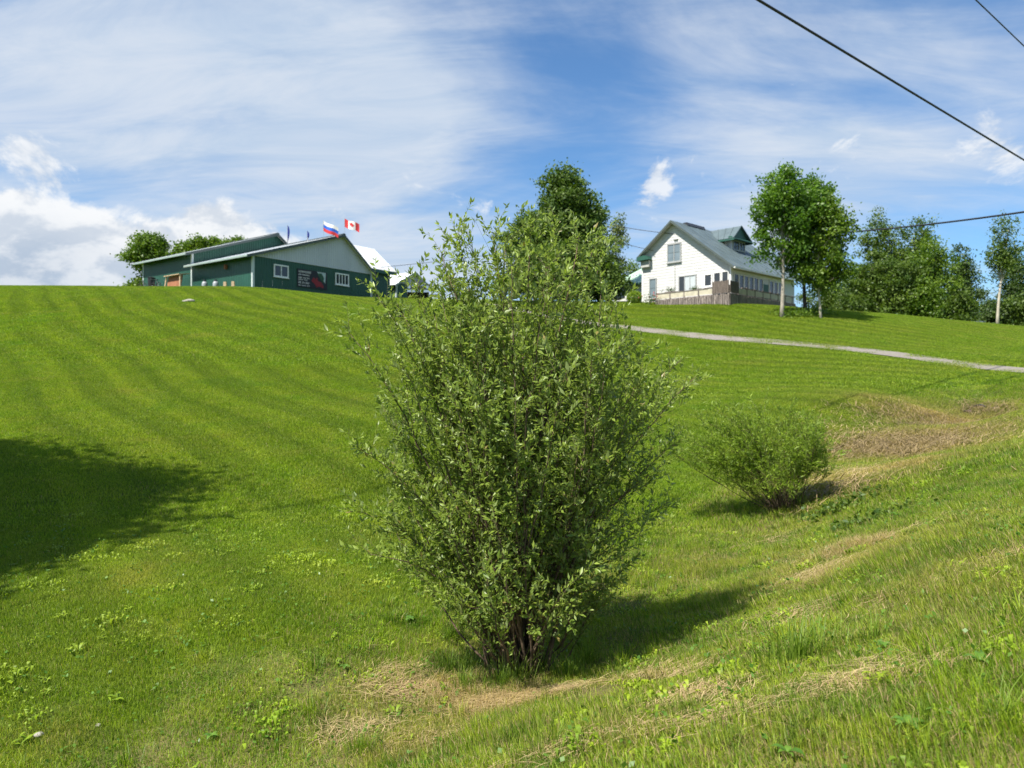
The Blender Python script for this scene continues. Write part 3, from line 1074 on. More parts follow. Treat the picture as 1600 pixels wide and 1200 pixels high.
def banner():
    t = empty('wall_banner', A0 + Matrix.Rotation(BARN_RZ, 3, 'Z') @ Vector((5.7, -.055, 1.05)), BARN_RZ)
    tag(t, 'black advertising banner with white lettering and red picture on the barn gable', 'banner')
    MB().box(-1.52, 1.55, -.02, .02, 0, 1.50).build('panel', M['sign_black'], t)
    # rows of lettering too small to read from the road: word-shaped marks
    rows = ((1.20, .17, (.62, .56)), (.98, .11, (.30, .75)), (.74, .09, (.40, .28, .34)), (.58, .09, (.50, .35)), (.30, .17, (.28, .30, .42)), (.10, .09, (.25, .45, .30)))
    for z, h, words in rows:
        x = -1.42
        for w in words:
            mb = MB()
            s = x
            while s < x + w - .03:
                lw = h * random.uniform(.32, .55)
                k = random.random()
                if k < .35:
                    mb.box(s, s + lw * .28, -.030, -.021, z, z + h)
                    mb.box(s + lw * .28, s + lw * .8, -.030, -.021, z + h * .4, z + h * .62)
                elif k < .7:
                    mb.box(s, s + lw * .8, -.030, -.021, z, z + h * .25)
                    mb.box(s, s + lw * .8, -.030, -.021, z + h * .75, z + h)
                    mb.box(s, s + lw * .25, -.030, -.021, z + h * .25, z + h * .75)
                else:
                    mb.box(s + lw * .25, s + lw * .55, -.030, -.021, z, z + h)
                s += lw
            mb.build('lettering', M['flag_white'], t)
            x += w + .07
    MB().prism([(-.10, -.030, .62), (.12, -.030, .95), (.28, -.030, .80), (.48, -.030, .98), (.60, -.030, .66), (.92, -.030, .60), (1.18, -.030, .30), (1.10, -.030, .12), (.72, -.030, .22), (.40, -.030, .12), (.22, -.030, .40)], (0, .008, 0)).build('red_picture', M['sign_red'], t)
    MB().prism([(.45, -.028, 1.46), (.70, -.028, 1.22), (1.0, -.028, 1.10), (1.20, -.028, .70), (1.34, -.028, .55), (1.40, -.028, 1.46)], (0, .006, 0)).build('pale_sky_picture', M['sign_pale'], t)
    MB().prism([(.50, -.033, 1.30), (.95, -.033, 1.38), (1.22, -.033, .98), (1.10, -.033, .55), (.90, -.033, .80), (.62, -.033, 1.12)], (0, .004, 0)).build('green_picture', M['sign_green'], t)


banner()


def barn_pt(x, y, z):
    return A0 + Matrix.Rotation(BARN_RZ, 3, 'Z') @ Vector((x, y, z))


def flag(name, base, pole_h, label, strips, length, height, dirx, droop, limp=False):
    """pole + cloth; strips = list of (material, u0, u1, v0, v1) on the cloth, v from the top"""
    t = empty(name, base)
    tag(t, label, 'flag', 'flags flying on the barn roof')
    MB().tube([(0, 0, 0), (0, 0, pole_h)], .013, 6).build('pole', M['grey_trim'], t)
    dx = Vector((dirx[0], dirx[1], 0)).normalized()
    side = Vector((-dx.y, dx.x, 0))
    for mat, u0, u1, v0, v1 in strips:
        V, Fc = [], []
        nu, nv = 9, 4
        for i in range(nu):
            u = u0 + (u1 - u0) * i / (nu - 1)
            for j in range(nv):
                v = v0 + (v1 - v0) * j / (nv - 1)
                wav = .09 * math.sin(u * 7.5 + v * 1.2) * (u ** .6)
                if limp:
                    q = Vector((0, 0, pole_h - u * length - v * height * .2)) + dx * (.03 + v * .16 * (0.5 + .5 * math.sin(u * 4 + .4))) + side * .08 * math.sin(v * 9 + u * 3)
                else:
                    q = dx * (u * length) + side * wav + Vector((0, 0, pole_h - .03 - v * height - droop * u * length - .05 * math.sin(u * 6)))
                V.append(q)
        mb = MB()
        mb.v = [tuple(q) for q in V] + [tuple(q + side * .006) for q in V]
        n = nu * nv
        for i in range(nu - 1):
            for j in range(nv - 1):
                a = i * nv + j
                mb.f.append((a, a + 1, a + nv + 1, a + nv))
                mb.f.append((n + a, n + a + nv, n + a + nv + 1, n + a + 1))
        mb.build('cloth', mat, t, True)
    return t


# barn roof z at X on the left slope
def brz(x):
    return 3.15 + (6.02 - 3.15) * x / 8.87 + .1


flag('roof_flag', barn_pt(3.1, -.2, brz(3.1) - .1), 1.75, 'limp dark blue flag hanging straight down, leftmost on the barn roof', [(M['flag_blue'], 0, 1, 0, 1)], 1.35, .8, (.9, .3), 0, True)
flag('roof_flag', barn_pt(5.05, -.2, brz(5.05) - .1), 1.0, 'small blue flag with white tip, second from left on the barn roof', [(M['flag_blue'], 0, .75, 0, 1), (M['flag_white'], .75, 1, 0, 1)], .75, .7, (.9, .3), 0, True)
flag('roof_flag', barn_pt(6.75, -.2, brz(6.75) - .1), 1.62, 'white blue and red striped flag waving beside the barn apex',
     [(M['flag_white'], 0, 1, 0, .333), (M['flag_mid_blue'], 0, 1, .333, .667), (M['flag_red'], 0, 1, .667, 1)], 1.28, .86, (1, -.1), .50)
canada = flag('roof_flag', barn_pt(9.75, .6, 5.35), 2.45, 'red and white maple leaf flag waving highest above the barn apex',
              [(M['flag_red'], 0, .25, 0, 1), (M['flag_white'], .25, .75, 0, 1), (M['flag_red'], .75, 1, 0, 1)], 1.32, .74, (1, -.1), .42)
# the leaf on the flag
leafp = [(0, -.5), (.04, -.18), (.30, -.22), (.24, -.10), (.48, .12), (.38, .16), (.42, .32), (.26, .28), (.22, .36), (.10, .22), (.15, .45), (.07, .41), (0, .55)]
leafp = leafp + [(-a, b) for a, b in reversed(leafp[1:-1])]
dxc = Vector((1, -.1, 0)).normalized()
for sgn in (-1, 1):
    mb = MB()
    mb.poly([dxc * (.66 + a * .52) + Vector((-dxc.y, dxc.x, 0)) * (.09 * math.sin((.5 + a * .4) * 7.5 + .6) * .66 + sgn * .012) + Vector((0, 0, 2.45 - .03 - .37 - .42 * (.66 + a * .52) + b * .52 - .05 * math.sin(3))) for a, b in leafp])
    mb.build('maple_leaf_emblem', M['flag_red'], canada)


# ------------------------------------------------------------------ garage and pickup
def garage():
    c = P(619, 443, 76)
    gzv = c.z - 2.1
    t = empty('garage', (c.x, c.y, gzv), BARN_RZ)
    tag(t, 'small green garage with pale metal roof and grey gable, right of the barn', 'garage')
    W, L, EV, AP = 4.9, 7.0, 2.15, 3.55
    prof = lambda x: AP - abs(x - W / 2) * (AP - EV) / (W / 2)
    sheet_wall(t, 'green_wall_sheet', 'x', 0, -1, 0.1, W, -.8, lambda a: EV, M['barn_green'])
    sheet_wall(t, 'grey_gable_sheet', 'x', -.02, -1, 0.1, W - .1, EV + .05, lambda a: prof(a) - .05, M['barn_grey'])
    sheet_wall(t, 'green_wall_sheet', 'y', 0, -1, 0.1, L, -.8, lambda a: EV - .05, M['barn_green'])
    sheet_wall(t, 'green_wall_sheet', 'y', W, 1, 0, L, -.8, lambda a: EV - .05, M['barn_green'])
    MB().box(-.04, .12, -.06, .10, -.8, EV).build('corner_trim', M['barn_trim'], t)
    pl = (AP - EV) / (W / 2)
    for s in (-1, 1):
        e = (W / 2 + s * (W / 2 + .5))
        roof_sheets(t, 'roof_sheet', (W / 2, -.4, AP), (W / 2, L + .3, AP), (e, -.4, EV - pl * .5), (e, L + .3, EV - pl * .5), M['metal_roof'], 7)
        MB().prism([(W / 2, -.43, AP - .15), (e, -.43, EV - pl * .5 - .15), (e, -.43, EV - pl * .5 + .06), (W / 2, -.43, AP + .06)], (0, .028, 0)).build('rake_board', M['barn_fascia'], t)


garage()


def pickup():
    b = P(653, 469, 70)
    t = empty('pickup_truck', (b.x, b.y, gz(b.x, b.y) - .05), R(8))
    tag(t, 'dark pickup truck parked nose-on in front of the garage', 'truck')
    # local: front faces -Y
    body = MB()
    body.prism([(-.98, -2.6, .45), (.98, -2.6, .45), (1.0, -2.6, .80), (.96, -2.6, 1.08), (.80, -2.6, 1.16), (-.80, -2.6, 1.16), (-.96, -2.6, 1.08), (-1.0, -2.6, .80)], (0, 5.2, 0))
    body.build('body', M['truck_paint'], t)
    cab = MB()
    cab.v = [(-.88, -1.0, 1.16), (.88, -1.0, 1.16), (.90, 1.3, 1.16), (-.90, 1.3, 1.16), (-.68, -.35, 1.88), (.68, -.35, 1.88), (.70, 1.0, 1.90), (-.70, 1.0, 1.90)]
    cab.f = [(0, 3, 2, 1), (4, 5, 6, 7), (0, 1, 5, 4), (1, 2, 6, 5), (2, 3, 7, 6), (3, 0, 4, 7)]
    cab.build('cab', M['truck_paint'], t)
    MB().prism([(-.76, -1.0 + .04, 1.20), (.76, -1.0 + .04, 1.20), (.62, -.40, 1.82), (-.62, -.40, 1.82)], (0, -.02, .018)).build('windscreen', M['glass'], t)
    MB().box(-.70, .70, -2.66, -2.602, .62, .98).build('grille', M['dark_metal'], t)
    MB().box(-.72, .72, -2.67, -2.603, .985, 1.05).build('chrome_bar', M['chrome'], t)
    MB().box(-1.0, 1.0, -2.75, -2.603, .38, .60).build('bumper', M['chrome'], t)
    for s in (-1, 1):
        MB().box(min(s * .72, s * .95), max(s * .72, s * .95), -2.65, -2.603, .72, .98).build('headlight', M['chrome'], t)
        MB().box(min(s * .92, s * 1.15), max(s * .92, s * 1.15), -.85, -.65, 1.16, 1.40).build('mirror', M['black_plastic'], t)
        for y in (-1.7, 1.6):
            w = MB().tube([(s * .72, y, .38), (s * 1.0, y, .38)], .38, 18).build('wheel', M['rubber'], t)
            MB().tube([(s * .99, y, .38), (s * 1.012, y, .38)], .23, 14).build('rim', M['chrome'], w)


pickup()

# ------------------------------------------------------------------ house
HX = Vector((.69, -.725, 0)).normalized()
HY = Vector((.725, .69, 0)).normalized()
HC = Vector((.303 * 56, 56, 5.9))                     # near corner
HO = HC - HX * 8.4
HOUSE_RZ = math.atan2(HX.y, HX.x)


def house_pt(x, y, z):
    return HO + HX * x + HY * y + Vector((0, 0, z))


def house():
    t = empty('farmhouse', HO, HOUSE_RZ)
    tag(t, 'white clapboard farmhouse with green roof and dormer on the hill', 'house')
    RX, RZ = 2.86, 7.5
    PL = .775
    XL, XR = -.55, 8.55
    X0 = -.32
    LEN = 11.6
    YF = .30                                           # gable wall plane, the roof hangs over it

    def roofz(x):
        return RZ - abs(x - RX) * PL
    # wall core behind the boards
    MB().prism([(X0, YF + .03, -.6), (8.0, YF + .03, -.6), (8.0, YF + .03, roofz(8.0) - .12), (RX, YF + .03, RZ - .12), (X0, YF + .03, roofz(X0) - .12)], (0, LEN - .9, 0)).build('wall_core', M['white_siding'], t)
    # clapboards
    z = .55
    ch = .235
    while z < RZ - .35:
        z1 = z + ch - .006
        xl = max(X0, RX - (RZ - .12 - z) / PL)
        xr = min(8.0, RX + (RZ - .12 - z) / PL)
        xl1 = max(X0, RX - (RZ - .12 - z1) / PL)
        xr1 = min(8.0, RX + (RZ - .12 - z1) / PL)
        mb = MB()
        mb.v = [(xl, YF - .020, z), (xr, YF - .020, z), (xr1, YF - .004, z1), (xl1, YF - .004, z1), (xl, YF + .02, z), (xr, YF + .02, z), (xr1, YF + .02, z1), (xl1, YF + .02, z1)]
        mb.f = [(0, 1, 2, 3), (5, 4, 7, 6), (4, 5, 1, 0), (3, 2, 6, 7), (1, 5, 6, 2), (4, 0, 3, 7)]
        mb.build('clapboard', M['white_siding'], t)
        z += ch
    MB().box(X0 - .05, X0 + .08, YF - .05, YF + .1, .3, 4.95).build('corner_board', M['white_paint'], t)
    # roof
    n = 13
    rf = empty_part = MB().prism([(XL, -.2, roofz(XL) - .09), (RX, -.2, RZ - .09), (XR, -.2, roofz(XR) - .09), (XR, -.2, roofz(XR) - .02), (RX, -.2, RZ - .02), (XL, -.2, roofz(XL) - .02)], (0, LEN, 0)).build('roof', M['soffit'], t)
    for (x0, x1) in ((RX, XR), (RX, XL)):
        roof_sheets(rf, 'roof_sheet', (x0, -.22, RZ - .015), (x0, LEN - .2, RZ - .015), (x1, -.22, roofz(x1) - .015), (x1, LEN - .2, roofz(x1) - .015), M['house_roof'], n, .04, .03)
    for (xa, xb) in ((XL, RX), (RX, XR)):
        MB().prism([(xa, -.25, roofz(xa) - .16), (xb, -.25, roofz(xb) - .16), (xb, -.25, roofz(xb) + .03), (xa, -.25, roofz(xa) + .03)], (0, .026, 0)).build('rake_board', M['rake_dark'], rf)
    # little returned eave on the left corner and gutter
    MB().prism([(XL - .04, -.26, roofz(XL) - .30), (.70, -.26, roofz(XL) - .26), (.58, -.26, roofz(XL) + .02), (.2, -.26, roofz(XL) + .12), (XL, -.26, roofz(XL) + .02)], (0, .80, 0)).build('eave_return', M['green_trim'], rf)
    MB().box(-.3, .55, .0, .28, roofz(XL) - .85, roofz(XL) - .31).build('eave_box', M['soffit'], rf)
    MB().box(XR - .02, XR + .10, -.2, LEN - .2, roofz(XR) - .14, roofz(XR) - .02).build('gutter', M['white_paint'], rf)
    for y0, y1 in ((1.9, 4.6), (8.3, 9.9)):
        MB().prism([(RX - .3, y0, RZ - .12), (RX + .3, y0, RZ - .12), (RX + .16, y0, RZ + .15), (RX - .16, y0, RZ + .15)], (0, y1 - y0, 0)).build('ridge_vent', M['dark_metal'], rf)
    # dormer
    dm = MB().prism([(4.2, 4.6, 5.0), (4.2, 6.8, 5.0), (4.2, 6.8, 6.5), (4.2, 5.7, 7.3), (4.2, 4.6, 6.5)], (1.45, 0, 0)).build('dormer', M['white_siding'], t)
    MB().box(5.652, 5.69, 4.62, 6.78, 6.20, 6.34).build('dormer_trim', M['grey_trim'], dm)
    window(dm, 'y', 5.655, 1, 4.75, 5.68, 5.36, 6.18, M['grey_trim'], M['glass'], 2, .07)
    window(dm, 'y', 5.655, 1, 5.72, 6.65, 5.36, 6.18, M['grey_trim'], M['glass'], 2, .07)
    for s in (-1, 1):
        roof_sheets(dm, 'dormer_roof_sheet', (RX + .2, 5.7, 7.42), (5.95, 5.7, 7.42), (4.2, 5.7 + s * 1.55, 6.2), (6.1, 5.7 + s * 1.55, 6.2), M['house_roof'], 4, .04, .03)
        MB().box(4.1, 6.1, min(5.7 + s * 1.57, 5.7 + s * 1.43), max(5.7 + s * 1.57, 5.7 + s * 1.43), 6.06, 6.195).build('dormer_eave', M['green_trim'], dm)
    MB().prism([(5.80, 4.30, 6.24), (5.80, 7.10, 6.24), (5.80, 5.7, 7.34)], (-.04, 0, 0)).build('dormer_gable', M['green_trim'], dm)
    MB().prism([(5.55, 4.18, 6.24), (6.18, 4.18, 6.14), (6.18, 4.18, 6.19), (5.80, 4.18, 6.42), (5.55, 4.18, 6.42)], (0, 3.04, 0)).build('dormer_pent', M['green_trim'], dm)
    # windows of the gable (plane YF)
    wy = YF - .031
    window(t, 'x', wy, -1, 2.22, 3.56, 4.12, 5.68, M['grey_trim'], M['glass_pale'], 2, .09, 2)
    window(t, 'x', wy, -1, .42, 1.15, 1.32, 3.02, M['grey_trim'], M['glass_pale'], 1, .08, 2)
    window(t, 'x', wy, -1, 3.32, 4.98, 1.55, 2.92, M['grey_trim'], M['glass'], 3, .08, 1, curtain=M['curtain'])
    window(t, 'x', wy, -1, 5.70, 6.42, 1.80, 2.82, M['white_paint'], M['glass'], 1, .08)
    window(t, 'x', wy, -1, 6.55, 7.18, 1.35, 2.86, M['white_paint'], M['glass'], 1, .06)
    window(t, 'x', wy, -1, 7.26, 7.86, 1.35, 2.88, M['white_paint'], M['glass'], 1, .06)
    MB().tube([(2.95, wy - .02, 1.0), (2.95, wy - .02, 4.0)], .02, 6).build('service_cable_pipe', M['soffit'], t)
    MB().box(2.85, 3.25, wy - .10, wy - .0, 5.95, 6.02).build('cable_bracket', M['grey_trim'], t)
    # enclosed porch along the right side (plane X = 8.0)
    MB().box(7.9, 8.04, YF - .02, YF + .30, .3, 3.2).build('porch_post', M['white_paint'], t)
    y = YF + .42
    for i in range(9):
        window(t, 'y', 8.005, 1, y, y + .72, 1.25, 2.72, M['white_paint'], M['glass'], 1, .07)
        y += .78
        if i == 5:
            MB().box(8.005, 8.05, y + .05, y + .85, .1, 2.3).build('porch_door', M['green_trim'], t)
            y += 1.0
    MB().box(8.003, 8.04, YF + .32, LEN - .4, 2.76, 2.95).build('porch_frieze', M['white_paint'], t)
    return t


house()


def deck():
    # deck corner K outside the near corner of the house; runs along gable and along the porch
    kx, ky = 9.4, -2.35
    t = empty('wooden_deck', house_pt(kx, ky, 0), HOUSE_RZ)
    tag(t, 'weathered wooden deck with board skirting wrapped around the farmhouse corner', 'deck')
    LX, LY = 6.5, 10.6
    zt = .80
    MB().box(-LX, -.02, .02, 2.6, zt - .12, zt).build('deck_floor', M['old_wood'], t)
    MB().box(-1.35, -.02, 2.6, LY, zt - .12, zt).build('deck_floor', M['old_wood'], t)

    def board(x0, x1, y0, y1, z0, z1, nm, mt):
        MB().box(x0, x1, y0, y1, z0, z1).build(nm, mt, t)
    # skirting: one board after the other
    x = -LX
    while x < -.05:
        w = random.uniform(.15, .19)
        board(x, min(x + w, 0), -.03 - random.uniform(0, .012), 0, -.7, zt - random.uniform(.0, .14), 'skirt_board', M['old_wood'])
        x += w + .03
    y = 0.05
    while y < LY:
        w = random.uniform(.15, .19)
        board(0, .03 + random.uniform(0, .012), y, y + w, -.7, zt - random.uniform(.0, .10), 'skirt_board', M['old_wood'])
        y += w + .03
    # railing: posts, rail and panels
    for i in range(6):
        px_ = -LX + i * (LX - .1) / 5
        board(px_, px_ + .09, .02, .11, zt, zt + .52, 'rail_post', M['old_wood'])
        if i < 5:
            a, b = px_ + .10, px_ + (LX - .1) / 5 - .01
            if i < 4:
                board(a, b, .03, .07, zt + .05, zt + .44, 'rail_panel', M['deck_panel'])
    board(-LX, -1.8, .0, .13, zt + .45, zt + .50, 'hand_rail', M['old_wood'])
    for i in range(9):
        py_ = .1 + i * 1.25
        board(-.11, -.02, py_, py_ + .09, zt, zt + .62, 'rail_post', M['old_wood'])
        if 0 < i < 8:
            board(-.075, -.04, py_ + .10, py_ + 1.24, zt + .06, zt + .45, 'rail_panel', M['deck_panel'])
    board(-.14, .0, 1.9, LY, zt + .50, zt + .56, 'hand_rail', M['old_wood'])
    # privacy screen of dark upright boards at the corner
    x = -1.40
    while x < -.06:
        board(x, x + .14, -.045, -.005, zt + .02, zt + .92 + random.uniform(-.03, .03), 'screen_board', M['dark_wood'])
        x += .152
    y = 0.1
    while y < 1.25:
        board(.0, .04, y, y + .14, zt + .02, zt + .90 + random.uniform(-.03, .03), 'screen_board', M['dark_wood'])
        y += .152
    return t


deck()


def planter(x, y, z, sx, label):
    t = empty('planter_box', house_pt(x, y, z), HOUSE_RZ)
    tag(t, label, 'planter', 'planters on the deck')
    MB().box(-sx / 2, sx / 2, -.16, .16, 0, .28).build('box', M['dark_wood'], t)
    n = 220
    c = rng.normal(0, 1, (n, 3)) * [sx * .28, .10, .11] + [0, 0, .42]
    leaf_mesh_obj('leaves', c, .10, .05, M['dark_leaf'], t)


def leaf_quads(c, length, width, up=0.35, tilt=None, tone=None, jit=.35):
    """rhombic leaves at points c with random orientation; returns V, idx, tone"""
    n = len(c)
    L = length * rng.uniform(1 - jit, 1 + jit, n)[:, None]
    Wd = width * rng.uniform(1 - jit, 1 + jit, n)[:, None]
    a = rng.normal(0, 1, (n, 3))
    a /= np.linalg.norm(a, axis=1)[:, None]
    nr = rng.normal(0, 1, (n, 3)) + [0, 0, up * 2.5]
    b = np.cross(nr, a)
    b /= np.maximum(np.linalg.norm(b, axis=1), 1e-6)[:, None]
    nn = np.cross(a, b)
    V = np.stack([c - a * L / 2, c + b * Wd / 2 + nn * L * .06, c + a * L / 2, c - b * Wd / 2 + nn * L * .06], 1)
    i = np.arange(n) * 4
    idx = np.c_[i, i + 3, i + 2, i + 1]
    flip = (nn[:, 2] < 0)
    idx[flip] = idx[flip][:, ::-1]
    if tone is None:
        tone = rng.uniform(0, 1, n)
    return V.reshape(-1, 3), idx, np.repeat(tone, 4)


def leaf_mesh_obj(name, c, length, width, mat, parent=None, up=.35, tone=None):
    V, idx, tn = leaf_quads(np.asarray(c, dtype=float), length, width, up, tone=tone)
    me = np_mesh(name, V, 4, idx)
    add_attr(me, 'tone', tn)
    return link(name, me, parent, mat)


planter(4.0, -1.9, 1.12, .9, 'dark planter with leafy plants on the deck rail, nearest the narrow window')
planter(6.2, -1.9, 1.0, .8, 'dark planter with green plants on the deck under the wide window')

# ------------------------------------------------------------------ trees


def tree(name, base, label, lobes, nclump, per, leaf, mat, bark, trunk_r, trunk_top, cat='tree', group=None, clump_r=.34, shell=.55, limbs=9, lean=(0, 0), up=.35, sink=.3, spurs=14):
    """lobes: (dx, dy, z, rx, ry, rz) ellipsoids above the base; foliage is set in clumps through them"""
    base = Vector(base)
    t = empty(name, base)
    tag(t, label, cat, group)
    tp = []
    rad = []
    n = 9
    for i in range(n):
        s = i / (n - 1)
        tp.append(Vector((lean[0] * s + .10 * math.sin(s * 5 + base.x), lean[1] * s + .08 * math.sin(s * 4 + base.y), -sink + s * (trunk_top + sink))))
        rad.append(trunk_r * (1.25 if i == 0 else 1) * (1 - .78 * s))
    mb = MB().tube(tp, rad, 8)
    tr = mb.build('trunk', bark, t, True)
    lobes = [tuple(l) for l in lobes]
    base_l = list(lobes)
    for k in range(spurs):
        l = base_l[int(rng.integers(0, len(base_l)))]
        dv_ = rng.normal(0, 1, 3)
        dv_ /= np.linalg.norm(dv_)
        m_ = rng.uniform(.95, 1.22)
        s_ = rng.uniform(.22, .42) * min(l[3], 1.6)
        lobes.append((l[0] + dv_[0] * l[3] * m_, l[1] + dv_[1] * l[4] * m_, l[2] + dv_[2] * l[5] * m_, s_ * 1.3, s_ * 1.3, s_ * .8))
    vol = np.array([l[3] * l[4] * l[5] for l in lobes]) ** .8
    pick = rng.choice(len(lobes), nclump, p=vol / vol.sum())
    Lb = np.array(lobes)[pick]
    dirs = rng.normal(0, 1, (nclump, 3))
    dirs /= np.linalg.norm(dirs, axis=1)[:, None]
    rr = rng.uniform(shell ** 3, 1, nclump) ** (1 / 3)
    rr *= rng.uniform(.80, 1.22, nclump)
    cc = Lb[:, :3] + dirs * rr[:, None] * Lb[:, 3:]
    br = MB()
    order = rng.permutation(nclump)[:limbs * 5]
    for k, ci in enumerate(order):
        c = Vector(cc[ci])
        s = min(.97, max(.22, (c.z * .72) / trunk_top))
        s0 = tp[0].lerp(tp[-1], s)
        st = tp[min(n - 2, int(s * (n - 1)))].lerp(tp[min(n - 1, int(s * (n - 1)) + 1)], s * (n - 1) % 1)
        mid = st.lerp(c, .5) + Vector((0, 0, .12 * (c - st).length))
        r0 = trunk_r * (.32 if k < limbs else .16) * (1 - .5 * s)
        br.tube([st, mid, c], [r0, r0 * .6, r0 * .2], 5, False)
    br.build('limbs', bark, t, True)
    sc = clump_r * rng.uniform(.65, 1.35, nclump)
    pts = np.repeat(cc, per, 0) + rng.normal(0, 1, (nclump * per, 3)) * np.repeat(sc, per)[:, None] * [1, 1, .72]
    ctone = rng.uniform(0, .75, nclump)
    tone = np.clip(np.repeat(ctone, per) + rng.uniform(-.2, .35, nclump * per), 0, 1)
    o = leaf_mesh_obj('crown', pts, leaf, leaf * .62, mat, t, up, tone)
    return t


def G(px, d, py=None):
    x = (px - 800) / F * d
    return Vector((x, d, gz(x, d)))


def top_at(py, d, base):
    return (600 - py) / F * d - base.z


# off-camera tree left of the road whose shade lies on the lawn
def shade_tree():
    b = Vector((-12.0, 6.9, gz(-12.0, 6.9)))
    tree('roadside_tree', b, 'leafy roadside tree outside the left edge, shading the lawn',
         [(0, 0, 7.4, 3.2, 3.4, 2.5), (2.0, 1.2, 6.8, 2.0, 2.0, 1.6), (1.2, -2.0, 6.0, 2.2, 2.0, 1.6), (-1.5, 2.2, 7.2, 2.4, 2.2, 2.0), (2.4, -.6, 6.0, 1.5, 1.5, 1.1), (.6, -3.4, 6.0, 2.0, 1.7, 1.4), (-.8, -4.6, 6.4, 2.2, 2.0, 1.6)], 780, 80, .20, M['maple_leaf'], M['bark_grey'], .22, 7.0,
         clump_r=.40, shell=.2, spurs=0)


shade_tree()

# two big trees and a slim one on the lawn before the house
b = G(1222, 50)
h = top_at(262, 50, b)
tree('lawn_tree', b, 'tall leafy tree with pale trunk on the lawn before the farmhouse', [(.15, 0, h * .80, 1.55, 1.5, 1.75), (-.9, .1, h * .70, 1.25, 1.2, 1.5), (1.2, .2, h * .72, 1.6, 1.4, 1.7), (.3, -.2, h * .93, .9, .9, .8), (-1.0, 0, h * .47, .95, .9, 1.1), (.8, 0, h * .50, 1.0, 1.0, 1.2)],
     300, 44, .22, M['maple_leaf'], M['bark_grey'], .15, h * .85, group='trees on the house lawn', clump_r=.27, shell=.2)
b = G(1257, 52.5)
h = top_at(275, 52.5, b)
tree('lawn_tree', b, 'leafy tree with dark trunk, middle of the three before the farmhouse', [(0.2, 0, h * .72, 2.0, 1.7, 2.1), (1.1, .2, h * .84, 1.2, 1.1, 1.4), (.2, 0, h * .45, 1.7, 1.4, 1.6), (-.6, .2, h * .36, 1.2, 1.1, 1.0)],
     300, 46, .22, M['maple_leaf'], M['bark_dark'], .15, h * .8, group='trees on the house lawn', clump_r=.28, shell=.2)
b = G(1281, 50)
h = top_at(300, 50, b)
tree('lawn_tree', b, 'slender leafy tree with pale trunk, right of the three before the farmhouse', [(.6, 0, h * .62, 1.5, 1.3, 1.5), (1.4, 0, h * .74, 1.0, 1.0, 1.0), (.8, .1, h * .40, 1.2, 1.1, 1.1), (.3, 0, h * .85, .9, .9, 1.2), (-.4, 0, h * .33, 1.0, .9, .9)],
     230, 44, .22, M['bright_leaf'], M['bark_pale'], .09, h * .8, group='trees on the house lawn', clump_r=.27, shell=.2)
# bed of low plants round their trunks
for px, py, d, lab in ((1238, 497, 50.5, 'low leafy plants round the pale trunk before the farmhouse'), (1266, 494, 52, 'low leafy plants between the dark and slender trunks')):
    b = G(px, d)
    n = 900
    c = rng.normal(0, 1, (n, 3)) * [.75, .4, .16] + [0, 0, .12]
    o = leaf_mesh_obj('low_plants', c, .16, .1, M['bright_leaf'])
    o.location = b
    tag(o, lab, 'plant', 'ground plants under the lawn trees')

# cedar behind the willow, with a looser tree at its right
b = G(882, 63)
h = top_at(255, 63, b) * .95
lobes = []
for k in range(15):
    s = k / 14
    r = (1 - s) ** .72
    lobes.append((rng.normal(0, .35) + .15 * (1 - s), rng.normal(0, .3), 1.2 + s * (h - 2.0), (.60 + 5.0 * r * .95), .5 + 3.8 * r * .75, .9))
lobes += [(-1.35, 0, h * .90, .8, .8, 1.1), (.1, 0, h * .95, .8, .7, 1.0), (-3.0, .3, h * .60, 1.2, 1.0, 1.3), (2.4, .2, h * .70, 1.1, 1.0, 1.5), (-4.2, .3, h * .45, 1.3, 1.0, 1.3)]
tree('cedar_tree', b, 'broad dark cedar standing behind the willow between barn and house', lobes, 1800, 46, .26, M['cedar_leaf'], M['bark_dark'], .35, h * .9, clump_r=.34, shell=.45, limbs=5, up=.1)
b = G(962, 67)
h = top_at(330, 67, b)
tree('slim_tree', b, 'thin pale-leaved tree against the right side of the cedar', [(.0, 0, h * .72, .9, .8, 1.4), (.25, 0, h * .90, .55, .5, .7), (-.1, 0, h * .42, .95, .9, 1.5), (.2, 0, h * .2, .9, .8, .9)], 150, 30, .20, M['pale_leaf'], M['bark_dark'], .09, h * .85, clump_r=.26, shell=.2)
b = G(982, 73)
tree('young_tree', b, 'green tree peeping out behind the white house corner', [(.2, 0, 3.2, 1.5, 1.3, 1.2), (1.0, 0, 2.4, 1.1, 1.1, 1.0)], 90, 36, .2, M['bright_leaf'], M['bark_dark'], .10, 3.0, clump_r=.3)

# trees behind the barn on the left
b = G(231, 78)
h = top_at(364, 78, b)
tree('hill_tree', b, 'bright green tree at the left end of the barn', [(.1, 0, h * .72, 1.6, 1.5, 1.9), (-.8, 0, h * .62, 1.1, 1.0, 1.2), (.8, 0, h * .82, 1.0, 1.0, 1.1), (-.6, 0, h * .25, 1.1, 1.0, .9), (2.3, .5, h * .45, .9, .8, .8)], 320, 44, .30, M['bright_leaf'], M['bark_dark'], .16, h * .8, clump_r=.34, group='trees behind the barn')
for px, py, lab in ((297, 372, 'bright green treetop rising left over the barn roof'), (330, 369, 'bright green treetop over the middle of the barn roof'), (362, 371, 'small bright treetop rightmost over the rear barn roof')):
    b = G(px, 88)
    h = top_at(py, 88, b)
    tree('hill_tree', b, lab, [(0, 0, h * .80, 1.5, 1.4, 1.4), (.6, 0, h * .90, .9, .8, .7), (-1.2, 0, h * .72, 1.2, 1, 1.0)], 200, 40, .30, M['bright_leaf'], M['bark_dark'], .16, h * .85, clump_r=.36, group='trees behind the barn')

